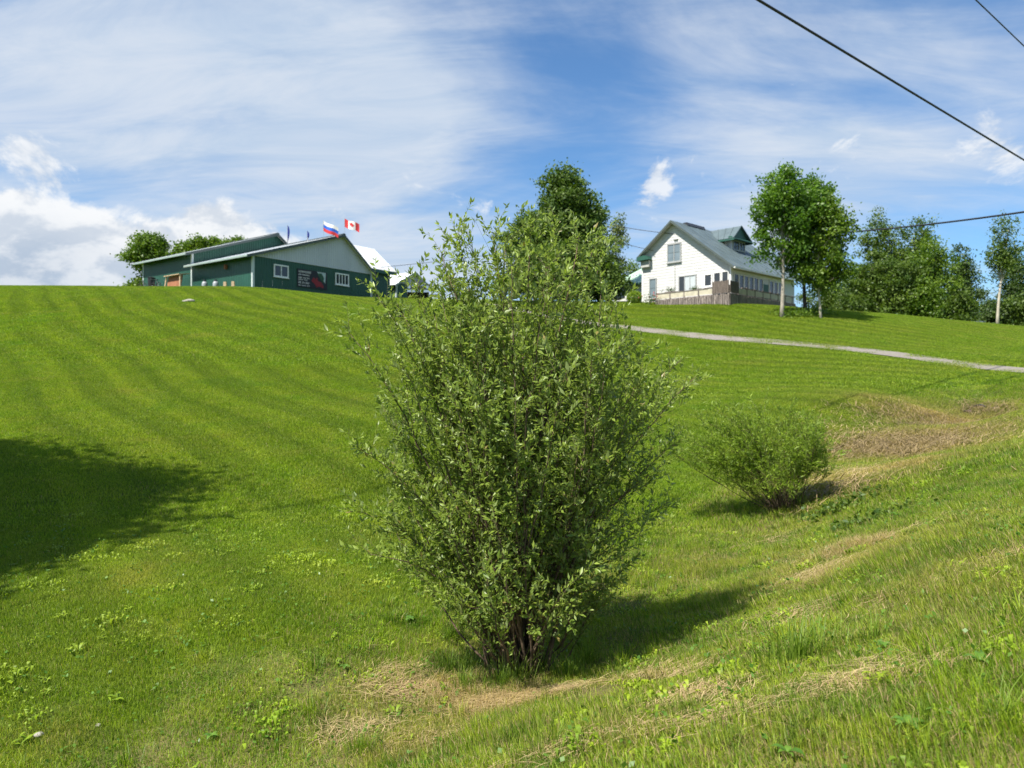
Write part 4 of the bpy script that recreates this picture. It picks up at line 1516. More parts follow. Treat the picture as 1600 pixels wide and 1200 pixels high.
# belt of trees on the right
belt = [
    (1288, 96, 425, 2.4, 'wood_leaf', 'distant leafy tree seen low between the lawn tree trunks'),
    (1312, 98, 440, 2.2, 'dark_leaf', 'low distant tree seen right of the slender lawn tree'),
    (1335, 92, 430, 2.0, 'wood_leaf', 'distant green tree in the gap between lawn trees and tree belt'),
    (1375, 80, 328, 2.5, 'wood_leaf', 'tall olive tree, left of the belt beyond the lawn'),
    (1362, 72, 395, 2.0, 'wood_leaf', 'lower leafy tree at the left front of the belt'),
    (1430, 78, 338, 2.6, 'wood_leaf', 'tall rounded tree in the middle of the belt'),
    (1408, 70, 400, 2.2, 'wood_leaf', 'dark lower tree in the middle front of the belt'),
    (1462, 73, 365, 2.2, 'bright_leaf', 'yellow-green tree at the right of the belt'),
    (1447, 69, 435, 1.4, 'bright_leaf', 'small bright tree at the foot of the belt'),
    (1505, 82, 382, 1.3, 'dark_leaf', 'narrow dark tree right of the belt'),
    (1495, 72, 458, 1.5, 'wood_leaf', 'low bushy tree under the narrow dark tree'),
    (1535, 88, 455, 1.8, 'dark_leaf', 'dark low tree behind the pale slim trunk'),
    (1590, 84, 395, 2.0, 'dark_leaf', 'dark tree at the right edge of the view'),
    (1560, 76, 468, 1.5, 'dark_leaf', 'dark bushy tree beneath the slim birch'),
    (1610, 74, 455, 1.6, 'wood_leaf', 'bushy tree cut off by the right edge'),
]
for px, d, py, w, mt, lab in belt:
    b = G(px, d)
    h = top_at(py, d, b)
    k = rng.uniform(-.25, .25, 6)
    lob = [(k[0], k[1], h * .80, w * .62, w * .6, h * .20), (k[2] - w * .45, 0, h * .58, w * .66, w * .6, h * .20), (w * .45, k[3], h * .60, w * .66, w * .6, h * .20),
           (k[4], 0, h * .38, w * .95, w * .8, h * .20), (k[5] * 2, 0, h * .20, w * .9, w * .8, h * .16)]
    tree('belt_tree', b, lab, lob, int(70 + 13 * h), 64, .25, M[mt], M['bark_dark'], .16, h * .8, group='trees of the belt right of the house', clump_r=.38, shell=.3, limbs=9)
b = G(1558, 62)
h = top_at(338, 62, b)
tree('birch_tree', b, 'slim birch with bare pale trunk near the right edge', [(.55, 0, h * .86, .85, .8, 1.3), (.9, 0, h * .68, 1.0, .9, 1.2), (.0, 0, h * .66, .7, .7, .8), (.3, 0, h * .55, .8, .7, .7)], 120, 32, .2, M['wood_leaf'], M['bark_pale'], .13, h * .9, clump_r=.30, lean=(.9, 0), shell=.2)
# undergrowth closing the foot of the belt
n = 9000
xx = rng.uniform(0, 1, n)
bp = np.c_[24 + xx * 35, 74 + rng.uniform(-2, 6, n) + 2 * np.sin(xx * 14), np.zeros(n)]
bp[:, 2] = ground(bp[:, :2]) + np.abs(rng.normal(0, .45, n)) * (1 + .5 * np.sin(xx * 31))
o = leaf_mesh_obj('undergrowth', bp, .34, .22, M['dark_leaf'])
tag(o, 'dark undergrowth along the foot of the tree belt', 'undergrowth', kind='stuff')

# round garden bush by the house's left corner, white shed behind the cedar, green-roofed annexe
b = G(991, 60.5)
c = rng.normal(0, 1, (1500, 3))
c = c / np.linalg.norm(c, axis=1)[:, None] * rng.uniform(.75, 1.05, 1500)[:, None] * [.62, .6, .55] + [0, 0, .5]
t = empty('garden_bush', b)
tag(t, 'round clipped bush at the left corner of the white house', 'bush')
leaf_mesh_obj('foliage', c, .13, .08, M['shrub_leaf'], t)
MB().tube([(0, 0, -.2), (.03, 0, .4)], .05, 6).build('stem', M['bark_dark'], t)


def annexe():
    b = P(1003, 470, 68)
    t = empty('annexe', (b.x + .6, b.y, b.z), HOUSE_RZ)
    tag(t, 'low outbuilding with pale green roof behind the house corner', 'outbuilding')
    MB().box(-4.2, 0, 0, 4, -.8, 1.75).build('wall', M['white_siding'], t)
    roof_sheets(t, 'roof_sheet', (-2.0, 2.0, 3.5), (.3, 2.0, 3.5), (-4.5, -.35, 1.7), (.3, -.35, 1.7), M['pale_green_roof'], 6)
    roof_sheets(t, 'roof_sheet', (-2.0, 2.0, 3.5), (.3, 2.0, 3.5), (-4.5, 4.35, 1.7), (.3, 4.35, 1.7), M['pale_green_roof'], 6)
    MB().box(-4.5, .3, -.40, -.34, 1.55, 1.72).build('eave_board', M['green_trim'], t)


annexe()


def camper():
    b = P(955, 474, 66)
    t = empty('camper_trailer', (b.x, b.y, gz(b.x, b.y)), R(10))
    tag(t, 'white camper trailer half hidden behind the willow, left of the house', 'trailer')
    MB().prism([(-2.6, 0, .45), (1.3, 0, .45), (1.3, 0, 1.0), (1.1, 0, 1.35), (.8, 0, 1.5), (-2.3, 0, 1.5), (-2.6, 0, 1.2)], (0, 1.9, 0)).build('body', M['white_paint'], t)
    MB().box(-1.8, -.7, -.012, -.002, .95, 1.3).build('window', M['glass'], t)
    MB().box(-2.4, 1.2, -.010, -.002, .62, .72).build('stripe', M['grey_trim'], t)
    for x in (-1.0, -.2):
        MB().tube([(x, -.02, .32), (x, .2, .32)], .32, 14).build('wheel', M['rubber'], t)


camper()


def far_car(px, py, d, mat, lab, rz):
    b = G(px, d)
    t = empty('parked_car', b, rz)
    tag(t, lab, 'car', 'cars parked beyond the tree belt')
    MB().prism([(-2.1, -.85, .35), (2.1, -.85, .35), (2.15, -.85, .7), (1.9, -.85, .9), (-1.9, -.85, .95), (-2.15, -.85, .7)], (0, 1.7, 0)).build('body', mat, t)
    MB().prism([(-1.5, -.78, .95), (1.0, -.78, .92), (.5, -.70, 1.42), (-1.1, -.70, 1.42)], (0, 1.5, 0)).build('cabin', M['glass_pale'], t)
    for x in (-1.3, 1.35):
        for y in (-.86, .70):
            MB().tube([(x, y, .33), (x, y + .18, .33)], .33, 12).build('wheel', M['rubber'], t)


far_car(1459, 481, 79, M['white_paint'], 'white car glimpsed under the middle of the tree belt', R(20))
far_car(1500, 483, 79, M['white_paint'], 'white car glimpsed under the narrow dark tree', R(10))
far_car(1524, 498, 76, M['red_paint'], 'red car glimpsed beneath the trees left of the slim birch', R(15))
far_car(1592, 507, 80, M['white_paint'], 'white car at the right edge beyond the birch trunk', R(25))


# ------------------------------------------------------------------ things along the barn's side wall
def side_pt(x, y):
    q = barn_pt(x, y, 0)
    return Vector((q.x, q.y, gz(q.x, q.y)))


def barn_things():
    # leaning wooden ramp / dog house roof
    t = empty('wooden_shelter', side_pt(-1.6, 8.9), BARN_RZ - R(90))
    tag(t, 'small reddish brown wooden shelter with slanting roof against the barn side', 'shelter')
    MB().prism([(-1.1, 0, -.6), (1.1, 0, -.6), (1.1, .25, 1.15), (-1.1, .25, 1.15)], (0, .06, 0)).build('front_panel', M['new_wood'], t)
    MB().prism([(-1.25, -.1, 1.15), (1.2, -.1, 1.15), (1.2, .9, 1.3), (-1.25, .9, 1.3)], (0, 0, .05)).build('top_board', M['pale_wood'], t)
    MB().prism([(-1.55, -.02, -.6), (-1.42, -.02, -.6), (-1.10, .1, 1.2), (-1.22, .1, 1.2)], (0, .08, 0)).build('leaning_post', M['pale_wood'], t)
    MB().box(1.08, 1.2, .0, .1, -.6, 1.15).build('corner_post', M['pale_wood'], t)
    # two gas cylinders
    for y, lab in ((3.6, 'grey gas cylinder by the barn wall, nearer the corner'), (5.2, 'grey gas cylinder by the barn wall, farther from the corner')):
        t = empty('gas_cylinder', side_pt(-.9, y) + Vector((0, 0, .02)))
        tag(t, lab, 'cylinder', 'cylinders along the barn wall')
        MB().tube([(0, 0, -.3), (0, 0, .5), (0, 0, .62), (0, 0, .68)], [.22, .22, .17, .06], 14).build('tank', M['cylinder_paint'], t, True)
        MB().tube([(0, 0, .66), (0, 0, .8)], .12, 10).build('collar', M['dark_metal'], t)
    for y, lab in ((1.0, 'short pale post by the barn corner trim'), (2.1, 'short pale post beside the gas cylinders')):
        t = MB().prism([(-.11, -.11, -.4), (.11, -.11, -.4), (.11, .11, -.4), (-.11, .11, -.4)], (0, 0, 1.0)).build('garden_post', M['pale_wood'])
        t.location = side_pt(-1.0, y)
        tag(t, lab, 'post', 'posts along the barn wall')
    # bicycles leaning at the far end
    for y, lab in ((12.6, 'black bicycle leaning on the barn side, nearer the shelter'), (15.0, 'black bicycle leaning at the far end of the barn side')):
        t = empty('bicycle', side_pt(-1.1, y), BARN_RZ + R(90))
        tag(t, lab, 'bicycle', 'bicycles by the barn')
        for x in (-.52, .52):
            ring = [(x + .33 * math.cos(a), 0, .34 + .33 * math.sin(a)) for a in np.linspace(0, 2 * math.pi, 19)]
            w = MB().tube(ring, .028, 6, False).build('wheel', M['rubber'], t)
            for k in range(6):
                a = k * math.pi / 6
                MB().tube([(x + .32 * math.cos(a), 0, .34 + .32 * math.sin(a)), (x - .32 * math.cos(a), 0, .34 - .32 * math.sin(a))], .004, 3).build('spoke', M['chrome'], w)
        fr = MB()
        for a, b in (((-.52, 0, .34), (-.1, 0, .34)), ((-.1, 0, .34), (-.22, 0, .85)), ((-.1, 0, .34), (.38, 0, .78)), ((-.2, 0, .78), (.38, 0, .82)), ((.36, 0, .9), (.52, 0, .34)), ((-.52, 0, .34), (-.2, 0, .78))):
            fr.tube([a, b], .022, 6)
        fr.build('frame', M['black_plastic'], t)
        MB().box(-.36, -.10, -.06, .06, .86, .92).build('saddle', M['black_plastic'], t)
        MB().tube([(.40, -.26, 1.0), (.36, 0, .96), (.40, .26, 1.0)], .018, 6).build('handlebar', M['chrome'], t)
    # dark bin between them
    t = empty('dark_bin', side_pt(-.8, 13.9) + Vector((0, 0, .4)))
    tag(t, 'black lidded bin standing between the bicycles', 'bin')
    MB().tube([(0, 0, -.4), (0, 0, .75)], [.26, .32], 12).build('body', M['black_plastic'], t)
    MB().tube([(0, 0, .75), (0, 0, .82)], [.35, .2], 12).build('lid', M['black_plastic'], t)


barn_things()

# pale stone on the lawn
b = onray(294, 471.5, 20, 60)
mb = MB().ball((0, 0, .02), .40, .26, .12, 10, 7)
mb.v = [(x * (1 + .12 * math.sin(5 * y)), y, z + .03 * math.sin(7 * x)) for x, y, z in mb.v]
o = mb.build('flat_stone', M['stone'], None, True)
o.location = b
tag(o, 'flat pale stone lying high on the lawn below the barn', 'stone')
b = onray(60, 1152)
for dx, dy, s, lab in ((0, 0, .038, 'larger pale stone in the grass at the lower left'), (.35, .10, .026, 'smaller grey stone in the grass at the lower left')):
    mb = MB().ball((0, 0, s * .3), s, s * .7, s * .5, 10, 7)
    mb.v = [(x * (1 + .15 * math.sin(40 * y)), y, z) for x, y, z in mb.v]
    o = mb.build('grass_stone', M['stone'], None, True)
    o.location = (b.x + dx, b.y + dy, gz(b.x + dx, b.y + dy))
    tag(o, lab, 'stone', 'stones in the near grass')

# ------------------------------------------------------------------ overhead cables and their poles


def cable(name, pts, r, lab, sag=0.0, n=24):
    a, b = Vector(pts[0]), Vector(pts[1])
    q = []
    for i in range(n + 1):
        s = i / n
        c = a.lerp(b, s)
        c.z -= sag * 4 * s * (1 - s)
        q.append(c)
    o = MB().tube(q, r, 8).build(name, M['cable_black'], None, True)
    tag(o, lab, 'cable', 'overhead cables')
    return o


p1, p2 = P(1185, 0, 18.4), P(1600, 250, 31)
dv = (p2 - p1)
cable('overhead_cable', (p1 - dv * 1.3, p1 + dv * 2.2), .034, 'thick black overhead cable crossing the sky at the upper right', .0)
p3, p4 = P(1525, 0, 24), P(1600, 72, 28)
dv2 = p4 - p3
cable('overhead_cable', (p3 - dv2 * 5, p3 + dv2 * 9), .022, 'thin overhead cable cutting the very top right corner', .0)
p5, p6 = P(1300, 361, 62), P(1600, 325, 44)
cable('overhead_cable', (p5 + (p5 - p6) * .25, p6 + (p6 - p5) * .35), .06, 'dark overhead cable running past the tree belt to the right', .35)
hp = house_pt(2.9, .3, 5.6)
cable('service_cable', (P(925, 345, 66), hp + Vector((0, 0, .85))), .025, 'upper thin cable running to the house gable', .12)
cable('service_cable', (P(925, 364, 66), house_pt(1.0, .0, 5.3)), .022, 'lower thin cable running to the house gable', .12)
cable('service_cable', (barn_pt(15.5, 2.2, 4.3), P(880, 380, 74)), .022, 'thin cable from the barn wing towards the cedar', .2)

for c, lab, zt in ((p1 - dv * 1.3, 'wooden utility pole behind the viewpoint carrying the thick cable', .5), (p1 + dv * 2.2, 'wooden utility pole outside the right edge carrying the thick cable', .5)):
    g0 = gz(c.x, c.y)
    t = empty('utility_pole', (c.x, c.y, g0))
    tag(t, lab, 'pole', 'utility poles along the road')
    MB().tube([(0, .16, -.5), (0, .16, c.z - g0 + 2.2)], [.16, .11], 10).build('pole', M['pole_wood'], t)
    MB().box(-.05, .05, -.02, .1, c.z - g0 - .08, c.z - g0 + .08).build('clamp', M['dark_metal'], t)

# ------------------------------------------------------------------ shrubs


def willow_leaves(pos, dirv, length, width, tone):
    """pointed folded leaves: 6 vertices, 4 triangles each"""
    n = len(pos)
    dirv = dirv / np.linalg.norm(dirv, axis=1)[:, None]
    ref = rng.normal(0, .75, (n, 3)) + [0, 0, 1]
    b = np.cross(ref, dirv)
    b /= np.maximum(np.linalg.norm(b, axis=1), 1e-6)[:, None]
    nn = np.cross(dirv, b)
    L, W = length[:, None], width[:, None]
    curl = rng.uniform(-.22, .05, n)[:, None]
    V = np.stack([pos, pos + dirv * L * .42 + b * W * .5 + nn * L * .05, pos + dirv * L * .42 - b * W * .5 + nn * L * .05, pos + dirv * L * .45 - nn * L * .01,
                  pos + dirv * L * .8 + b * W * .22 + nn * L * (curl * .6), pos + dirv * L + nn * L * curl], 1)
    i = np.arange(n) * 6
    idx = np.concatenate([np.c_[i, i + 3, i + 1], np.c_[i, i + 2, i + 3], np.c_[i + 3, i + 5, i + 1], np.c_[i + 3, i + 2, i + 5]])
    return V, idx, tone


def curve(a, b, bow, n):
    a, b, bow = Vector(a), Vector(b), Vector(bow)
    return [a.lerp(b, i / (n - 1)) + bow * (4 * (i / (n - 1)) * (1 - i / (n - 1))) for i in range(n)]


def shrub(name, base, label, env, nstem, hrange, twig_step, twig_len, leaf_len, leaf_w, leaf_gap, leafmat, barkmat, stem_r, sprigs=(), nsingle=0, spread=.18, group=None, bare=.16, jit=(.9, 1.12), low=.22):
    """many stems from one stool, twigs along them, leaves along the twigs.
    env(h, az) -> radius allowed at height h"""
    base = Vector(base)
    t = empty(name, base)
    tag(t, label, 'shrub', group)
    LP, LD, LL = [], [], []
    tw = MB()
    paths = []
    targets = []
    hs = np.linspace(hrange[0], hrange[1], 60)
    wt = np.array([(env(q, 0.0) + env(q, math.pi)) ** .9 for q in hs]) * np.interp(hs / hs[-1], [0, .3, .7, .97, 1], [.55, .8, 1.1, 1.35, .5])
    hs = rng.choice(hs, nstem, p=wt / wt.sum())
    for k in range(nstem):
        az = 2 * math.pi * (k * .618 + random.uniform(-.04, .04))
        h = float(hs[k]) + random.uniform(-.03, .03)
        f = random.uniform(.12, 1.0) ** .5
        r = env(h, az) * f * .95
        targets.append((Vector((r * math.cos(az), r * math.sin(az), h)), None))
    for s in sprigs:
        targets.append((Vector(s), 1))
    for tg, spec in targets:
        a0 = random.uniform(0, 6.28)
        st = Vector((spread * random.random() ** .7 * math.cos(a0) + tg.x * .05, spread * random.random() ** .7 * math.sin(a0) + tg.y * .05, -.08))
        hor = Vector((tg.x, tg.y, 0))
        bow = hor * random.uniform(-.03, .19) + Vector((random.uniform(-.06, .06), random.uniform(-.06, .06), .06 * random.random()))
        if spec:
            bow = hor * -.06 + Vector((0, 0, .22))
        n = 11
        if not spec and len(paths) > 14 and random.random() < .5:        # a side stem that forks off an older one
            best = min(paths, key=lambda q: (q[-1] - tg).length + random.uniform(0, .3))
            fk = best[random.choice((2, 3, 3, 4))]
            if fk.z < tg.z - .3:
                st = fk.copy()
                bow = Vector((tg.x - st.x, tg.y - st.y, 0)) * random.uniform(.0, .16)
        pts = curve(st, tg, bow, n)
        paths.append(pts)
        for q in pts[1:-1]:
            q += Vector((random.uniform(-.018, .018), random.uniform(-.018, .018), 0))
        L = sum((pts[i + 1] - pts[i]).length for i in range(n - 1))
        r0 = stem_r * random.uniform(.65, 1.25) * (L / 3.0) ** .6
        rad = [r0 * (1 - .86 * (i / (n - 1)) ** .9) for i in range(n)]
        MB().tube(pts, rad, 7).build('stem', barkmat, t, True)
        # twigs
        s = L * (bare + random.uniform(0, .05)) * (1.0 if pts[0].z < .1 else .35)
        while s < L:
            u = s / L
            i = min(n - 2, int(u * (n - 1)))
            p = pts[i].lerp(pts[i + 1], u * (n - 1) - i)
            td = (pts[i + 1] - pts[i]).normalized()
            az = random.uniform(0, 6.28)
            o = Vector((math.cos(az), math.sin(az), random.uniform(.1, .9)))
            outw = Vector((p.x, p.y, 0)) * .35
            d = (td * random.uniform(.3, .9) + o * .9 + outw).normalized()
            ln = twig_len * random.uniform(.45, 1.25) * (1.05 - .35 * abs(u - .65))
            if u > .93:
                ln *= .7
            if u < .42 and p.z < 1.3 and random.random() < low * 2.2:
                s += twig_step
                continue
            end = p + d * ln + Vector((0, 0, random.uniform(-.03, .07)))
            rad_xy = math.hypot(end.x, end.y)
            lim = env(max(end.z, .05), math.atan2(end.y, end.x)) * random.uniform(*jit)
            if rad_xy > lim and not spec:
                k = max(.25, lim / rad_xy)
                end.x *= k
                end.y *= k
            if end.z < .12:
                s += twig_step
                continue
            gap = math.sin(end.x * 9.1 + 2.0 * math.sin(end.z * 6.3)) * math.sin(end.y * 8.3 + 1.7 * math.sin(end.x * 5.1)) * math.sin(end.z * 7.7 + 1.1)
            if gap > .10 and random.random() < .58:
                s += twig_step * .7
                continue
            cp = curve(p, end, Vector((0, 0, random.uniform(-.01, .04))), 4)
            tr = max(.0016, rad[i] * .30)
            tw.tube(cp, [tr, tr * .8, tr * .6, tr * .35], 4, False)
            if random.random() < .05:                       # a bare dead twig
                s += twig_step
                continue
            m = max(3, int(ln / leaf_gap))
            for j in range(m):
                v = (j + random.uniform(.3, 1.0)) / m
                kk = min(2, int(v * 3))
                q = cp[kk].lerp(cp[kk + 1], v * 3 - kk)
                dd = (cp[kk + 1] - cp[kk]).normalized()
                sd_ = Vector((random.gauss(0, 1), random.gauss(0, 1), random.gauss(.25, .8)))
                sd_ = (sd_ - dd * sd_.dot(dd))
                sd_ = sd_.normalized() if sd_.length > 1e-3 else Vector((0, 0, 1))
                LP.append(q)
                LD.append(dd * random.uniform(.35, 1.0) + sd_ * random.uniform(.5, 1.0))
                LL.append(leaf_len * random.choice((.45, .7, .9, 1.0, 1.15, 1.35)) * random.uniform(.85, 1.15))
            # leaf tuft at the twig end
            for _ in range(3):
                LP.append(end)
                LD.append(d + Vector((random.gauss(0, .5), random.gauss(0, .5), random.gauss(.15, .5))))
                LL.append(leaf_len * random.uniform(.5, 1.0))
            s += twig_step * random.uniform(.6, 1.4) * (.72 if p.z > 2.1 else 1.0)
        for _ in range(7):
            LP.append(pts[-1] - Vector((0, 0, random.uniform(0, .08))))
            LD.append(Vector((random.gauss(0, .6), random.gauss(0, .6), random.gauss(.8, .4))))
            LL.append(leaf_len * random.uniform(.6, 1.0))
    tw.build('twigs', M['twig_bark'], t)
    pos = np.array([tuple(q) for q in LP])
    dr = np.array([tuple(q) for q in LD])
    ln = np.array(LL)
    n = len(pos)
    # tone: clump-wise plus per leaf
    cl = .5 + .5 * np.sin(pos[:, 0] * 7 + 1.3 * np.sin(pos[:, 2] * 5)) * np.sin(pos[:, 2] * 6 + pos[:, 1] * 5)
    tone = np.clip(.25 * cl + rng.uniform(0, .72, n), 0, .92)
    tone[rng.random(n) < .018] = 1.0
    V, idx, tone = willow_leaves(pos, dr, ln, leaf_w / leaf_len * ln * rng.uniform(.8, 1.2, n), tone)
    single = np.zeros(n, bool)
    if nsingle:
        toward = Vector((-base.x, -base.y, 0)).normalized()
        near = pos @ np.array([toward.x, toward.y, 0]) + ln * 6 + rng.normal(0, .05, n)
        single[np.argsort(-near)[:nsingle]] = True
    fl = np.nonzero(~single)[0]
    i = np.arange(len(fl)) * 6
    loc = np.concatenate([np.c_[i, i + 3, i + 1], np.c_[i, i + 2, i + 3], np.c_[i + 3, i + 4, i + 1], np.c_[i + 3, i + 5, i + 4], np.c_[i + 3, i + 2, i + 5]])
    me = np_mesh('foliage', V[fl].reshape(-1, 3), 3, loc)
    add_attr(me, 'tone', np.repeat(tone[fl], 6))
    o = link('foliage', me, t, leafmat)
    o['kind'] = 'stuff'
    tri = np.array([[0, 3, 1], [0, 2, 3], [3, 4, 1], [3, 5, 4], [3, 2, 5]])
    for k in np.nonzero(single)[0]:
        me = np_mesh('leaf', V[k] - pos[k], 3, tri)
        add_attr(me, 'tone', np.full(6, tone[k]))
        lo = link('leaf', me, t, leafmat)
        lo.location = pos[k]
    print('shrub', name, 'leaves', n)
    return t


# outline of the willow read off the photograph: height above its foot -> half width to the left / right
WB = Vector((0.03, 5.7, gz(.03, 5.7)))
HH = np.array([0, .35, .55, .8, 1.2, 1.7, 2.2, 2.6, 2.9, 3.1, 3.35, 3.6])
WL = np.array([.15, .30, .65, .95, 1.15, 1.15, 1.02, .98, .82, .65, .45, .05])
WR = np.array([.15, .40, .70, .92, 1.08, 1.15, 1.22, 1.05, .85, .78, .55, .05])


def willow_env(h, az):
    l, r = np.interp(h, HH, WL), np.interp(h, HH, WR)
    c = math.cos(az)
    w = r if c > 0 else l
    return float(w * c * c + .92 * (l + r) / 2 * (1 - c * c))


def rel(px, py, d):
    return tuple(P(px, py, d) - WB)


shrub('willow_shrub', WB, 'large many-stemmed willow bush with narrow leaves standing in the ditch', willow_env, 84, (.62, 3.24), .042, .32, .050, .0175, .0145,
      M['willow_leaf'], M['willow_bark'], .0155,
      sprigs=[rel(545, 520, 5.5), rel(585, 455, 5.6), rel(1092, 585, 5.6), rel(1065, 560, 5.9), rel(715, 362, 5.7), rel(870, 352, 5.8), rel(560, 700, 5.4), rel(565, 800, 5.4), rel(1055, 690, 5.6), rel(1040, 790, 5.7), rel(930, 380, 5.8), rel(600, 640, 5.9), rel(790, 375, 5.5), rel(690, 395, 5.5), rel(735, 372, 5.9), rel(770, 368, 5.6), rel(830, 362, 5.5), rel(905, 370, 5.5), rel(940, 405, 5.7), rel(962, 470, 5.6), rel(620, 475, 5.7), rel(652, 440, 5.5), rel(980, 520, 5.5), rel(1010, 545, 5.8), rel(640, 520, 5.3), rel(700, 430, 5.3), rel(870, 420, 5.3), rel(620, 560, 5.3), rel(1000, 600, 5.3), rel(575, 865, 5.3), rel(605, 830, 5.5), rel(660, 925, 5.3), rel(700, 955, 5.25), rel(640, 890, 5.5), rel(975, 875, 5.6), rel(945, 920, 5.4), rel(1005, 835, 5.5), rel(880, 965, 5.3)],
      nsingle=260, bare=.24, spread=.21)

B2 = onray(1225, 795)
H2 = np.array([0, .2, .5, .9, 1.2, 1.45, 1.6])


def env2(h, az):
    c = math.cos(az)
    l = np.interp(h, H2, [.2, .55, 1.15, 1.65, 1.55, .95, .1])
    r = np.interp(h, H2, [.2, .45, .6, .62, .5, .35, .1])
    return float(((r if c > 0 else l) * c * c + .7 * (1 - c * c)) * (1 + .28 * math.sin(3 * az + 5 * h)))


shrub('small_shrub', B2, 'small bushy yellow-green shrub farther along the ditch, right of the willow', env2, 80, (.32, 1.45), .046, .36, .066, .014, .019,
      M['shrub_leaf'], M['twig_bark'], .010, sprigs=[(-1.6, -.1, 1.0), (-.4, 0, 1.5), (-1.7, .2, 1.15), (-1.3, 0, 1.35), (-1.05, 0, 1.5), (-1.55, .1, .7), (-1.2, -.3, 1.1), (-1.45, .3, .95), (-.95, -.35, .9), (-1.1, .35, .75), (-.75, -.3, 1.25), (-1.25, -.15, .6), (-.9, .1, 1.1), (-1.5, -.25, .85), (-.6, .3, 1.4), (-1.15, .1, 1.2), (.62, .2, 1.15), (-1.0, .1, 1.25), (.75, .2, .95), (-1.35, .2, .75), (-.8, -.2, 1.42), (.2, .2, 1.5), (.55, 0, .6), (.8, .1, .75)], low=.34, bare=.30, jit=(.75, 1.3))


# ------------------------------------------------------------------ tall grass, straw, weeds
def tuft(name, loc, n, h0, h1, w, rad, lean, mat, label, cat='grass tuft', group=None):
    az = rng.uniform(0, 2 * np.pi, n)
    rr = np.abs(rng.normal(0, rad, n))
    x, y = rr * np.cos(az), rr * np.sin(az) * .6
    h = rng.uniform(h0, h1, n)
    la = az + rng.normal(0, .8, n)
    ln = np.abs(rng.normal(lean, lean * .6, n))
    ww = w * rng.uniform(.6, 1.3, n)
    fx, fy = -np.sin(la), np.cos(la)
    seg = 4
    V = np.zeros((n, 2 * seg + 1, 3))
    base = ground(np.c_[loc[0] + x, loc[1] + y]) - loc[2]
    for j in range(seg + 1):
        s = j / seg
        px, py = x + np.cos(la) * ln * h * s ** 1.8, y + np.sin(la) * ln * h * s ** 1.8
        pz = base + h * s * (1 - .35 * np.minimum(ln, 1.6) * s ** 2) - .01 * (j == 0)
        wf = ww * (1 - s) ** .6 / 2
        if j < seg:
            V[:, 2 * j] = np.c_[px - fx * wf, py - fy * wf, pz]
            V[:, 2 * j + 1] = np.c_[px + fx * wf, py + fy * wf, pz]
        else:
            V[:, 2 * seg] = np.c_[px, py, pz]
    k = 2 * seg + 1
    i = np.arange(n) * k
    fs = []
    for j in range(seg - 1):
        fs += [np.c_[i + 2 * j, i + 2 * j + 1, i + 2 * j + 3], np.c_[i + 2 * j, i + 2 * j + 3, i + 2 * j + 2]]
    fs.append(np.c_[i + 2 * seg - 2, i + 2 * seg - 1, i + 2 * seg])
    me = np_mesh(name, V.reshape(-1, 3), 3, np.concatenate(fs))
    add_attr(me, 'tone', np.repeat(rng.uniform(0, 1, n), k))
    o = link(name, me, None, mat)
    o.location = loc
    tag(o, label, cat, group)
    return o


b = onray(1245, 1035)
tuft('grass_tuft', b, 170, .16, .36, .008, .17, .45, M['tall_blade'], 'tall tuft of broad-bladed grass on the ditch bank at the lower right')
for px, py, n, lab in ((560, 1180, 80, 'grass tuft at the bottom edge, left of centre'), (860, 1170, 50, 'grass tuft at the bottom edge below the straw patch'), (700, 1000, 90, 'long grass at the left of the willow foot'),
                       (900, 1010, 120, 'long grass at the right of the willow foot'), (1250, 790, 130, 'long grass round the small shrub foot'), (1150, 800, 110, 'long bright grass left of the small shrub'), (1570, 1130, 60, 'grass tuft in the lower right corner'),
                       (1370, 1000, 60, 'thin grass tuft right of the tall broad-bladed tuft'), (780, 1040, 130, 'grass growing between the willow stems'), (730, 1050, 120, 'grass in front of the willow stool, left'), (840, 1055, 120, 'grass in front of the willow stool, right')):
    b = onray(px, py)
    tuft('grass_tuft', b, n, .09, .24, .005, .085, .45, M['tall_blade'], lab, group='loose grass tufts')


used_sides = set()
for dx, dy in ((-.38, -.28), (-.12, -.36), (.14, -.36), (.40, -.26), (-.52, .02), (.56, .06), (0, -.2), (-.25, -.15), (.28, -.15)):
    q = Vector((WB.x + dx, WB.y + dy, gz(WB.x + dx, WB.y + dy)))
    side = ('left' if dx < -.2 else 'right' if dx > .2 else 'middle') + (' front' if dy < -.2 else ' side')
    if side in used_sides:
        continue
    used_sides.add(side)
    tuft('grass_tuft', q, 150, .10, .30, .005, .10, .4, M['tall_blade'], 'long grass at the foot of the large willow bush, ' + side, group='grass round the willow foot')


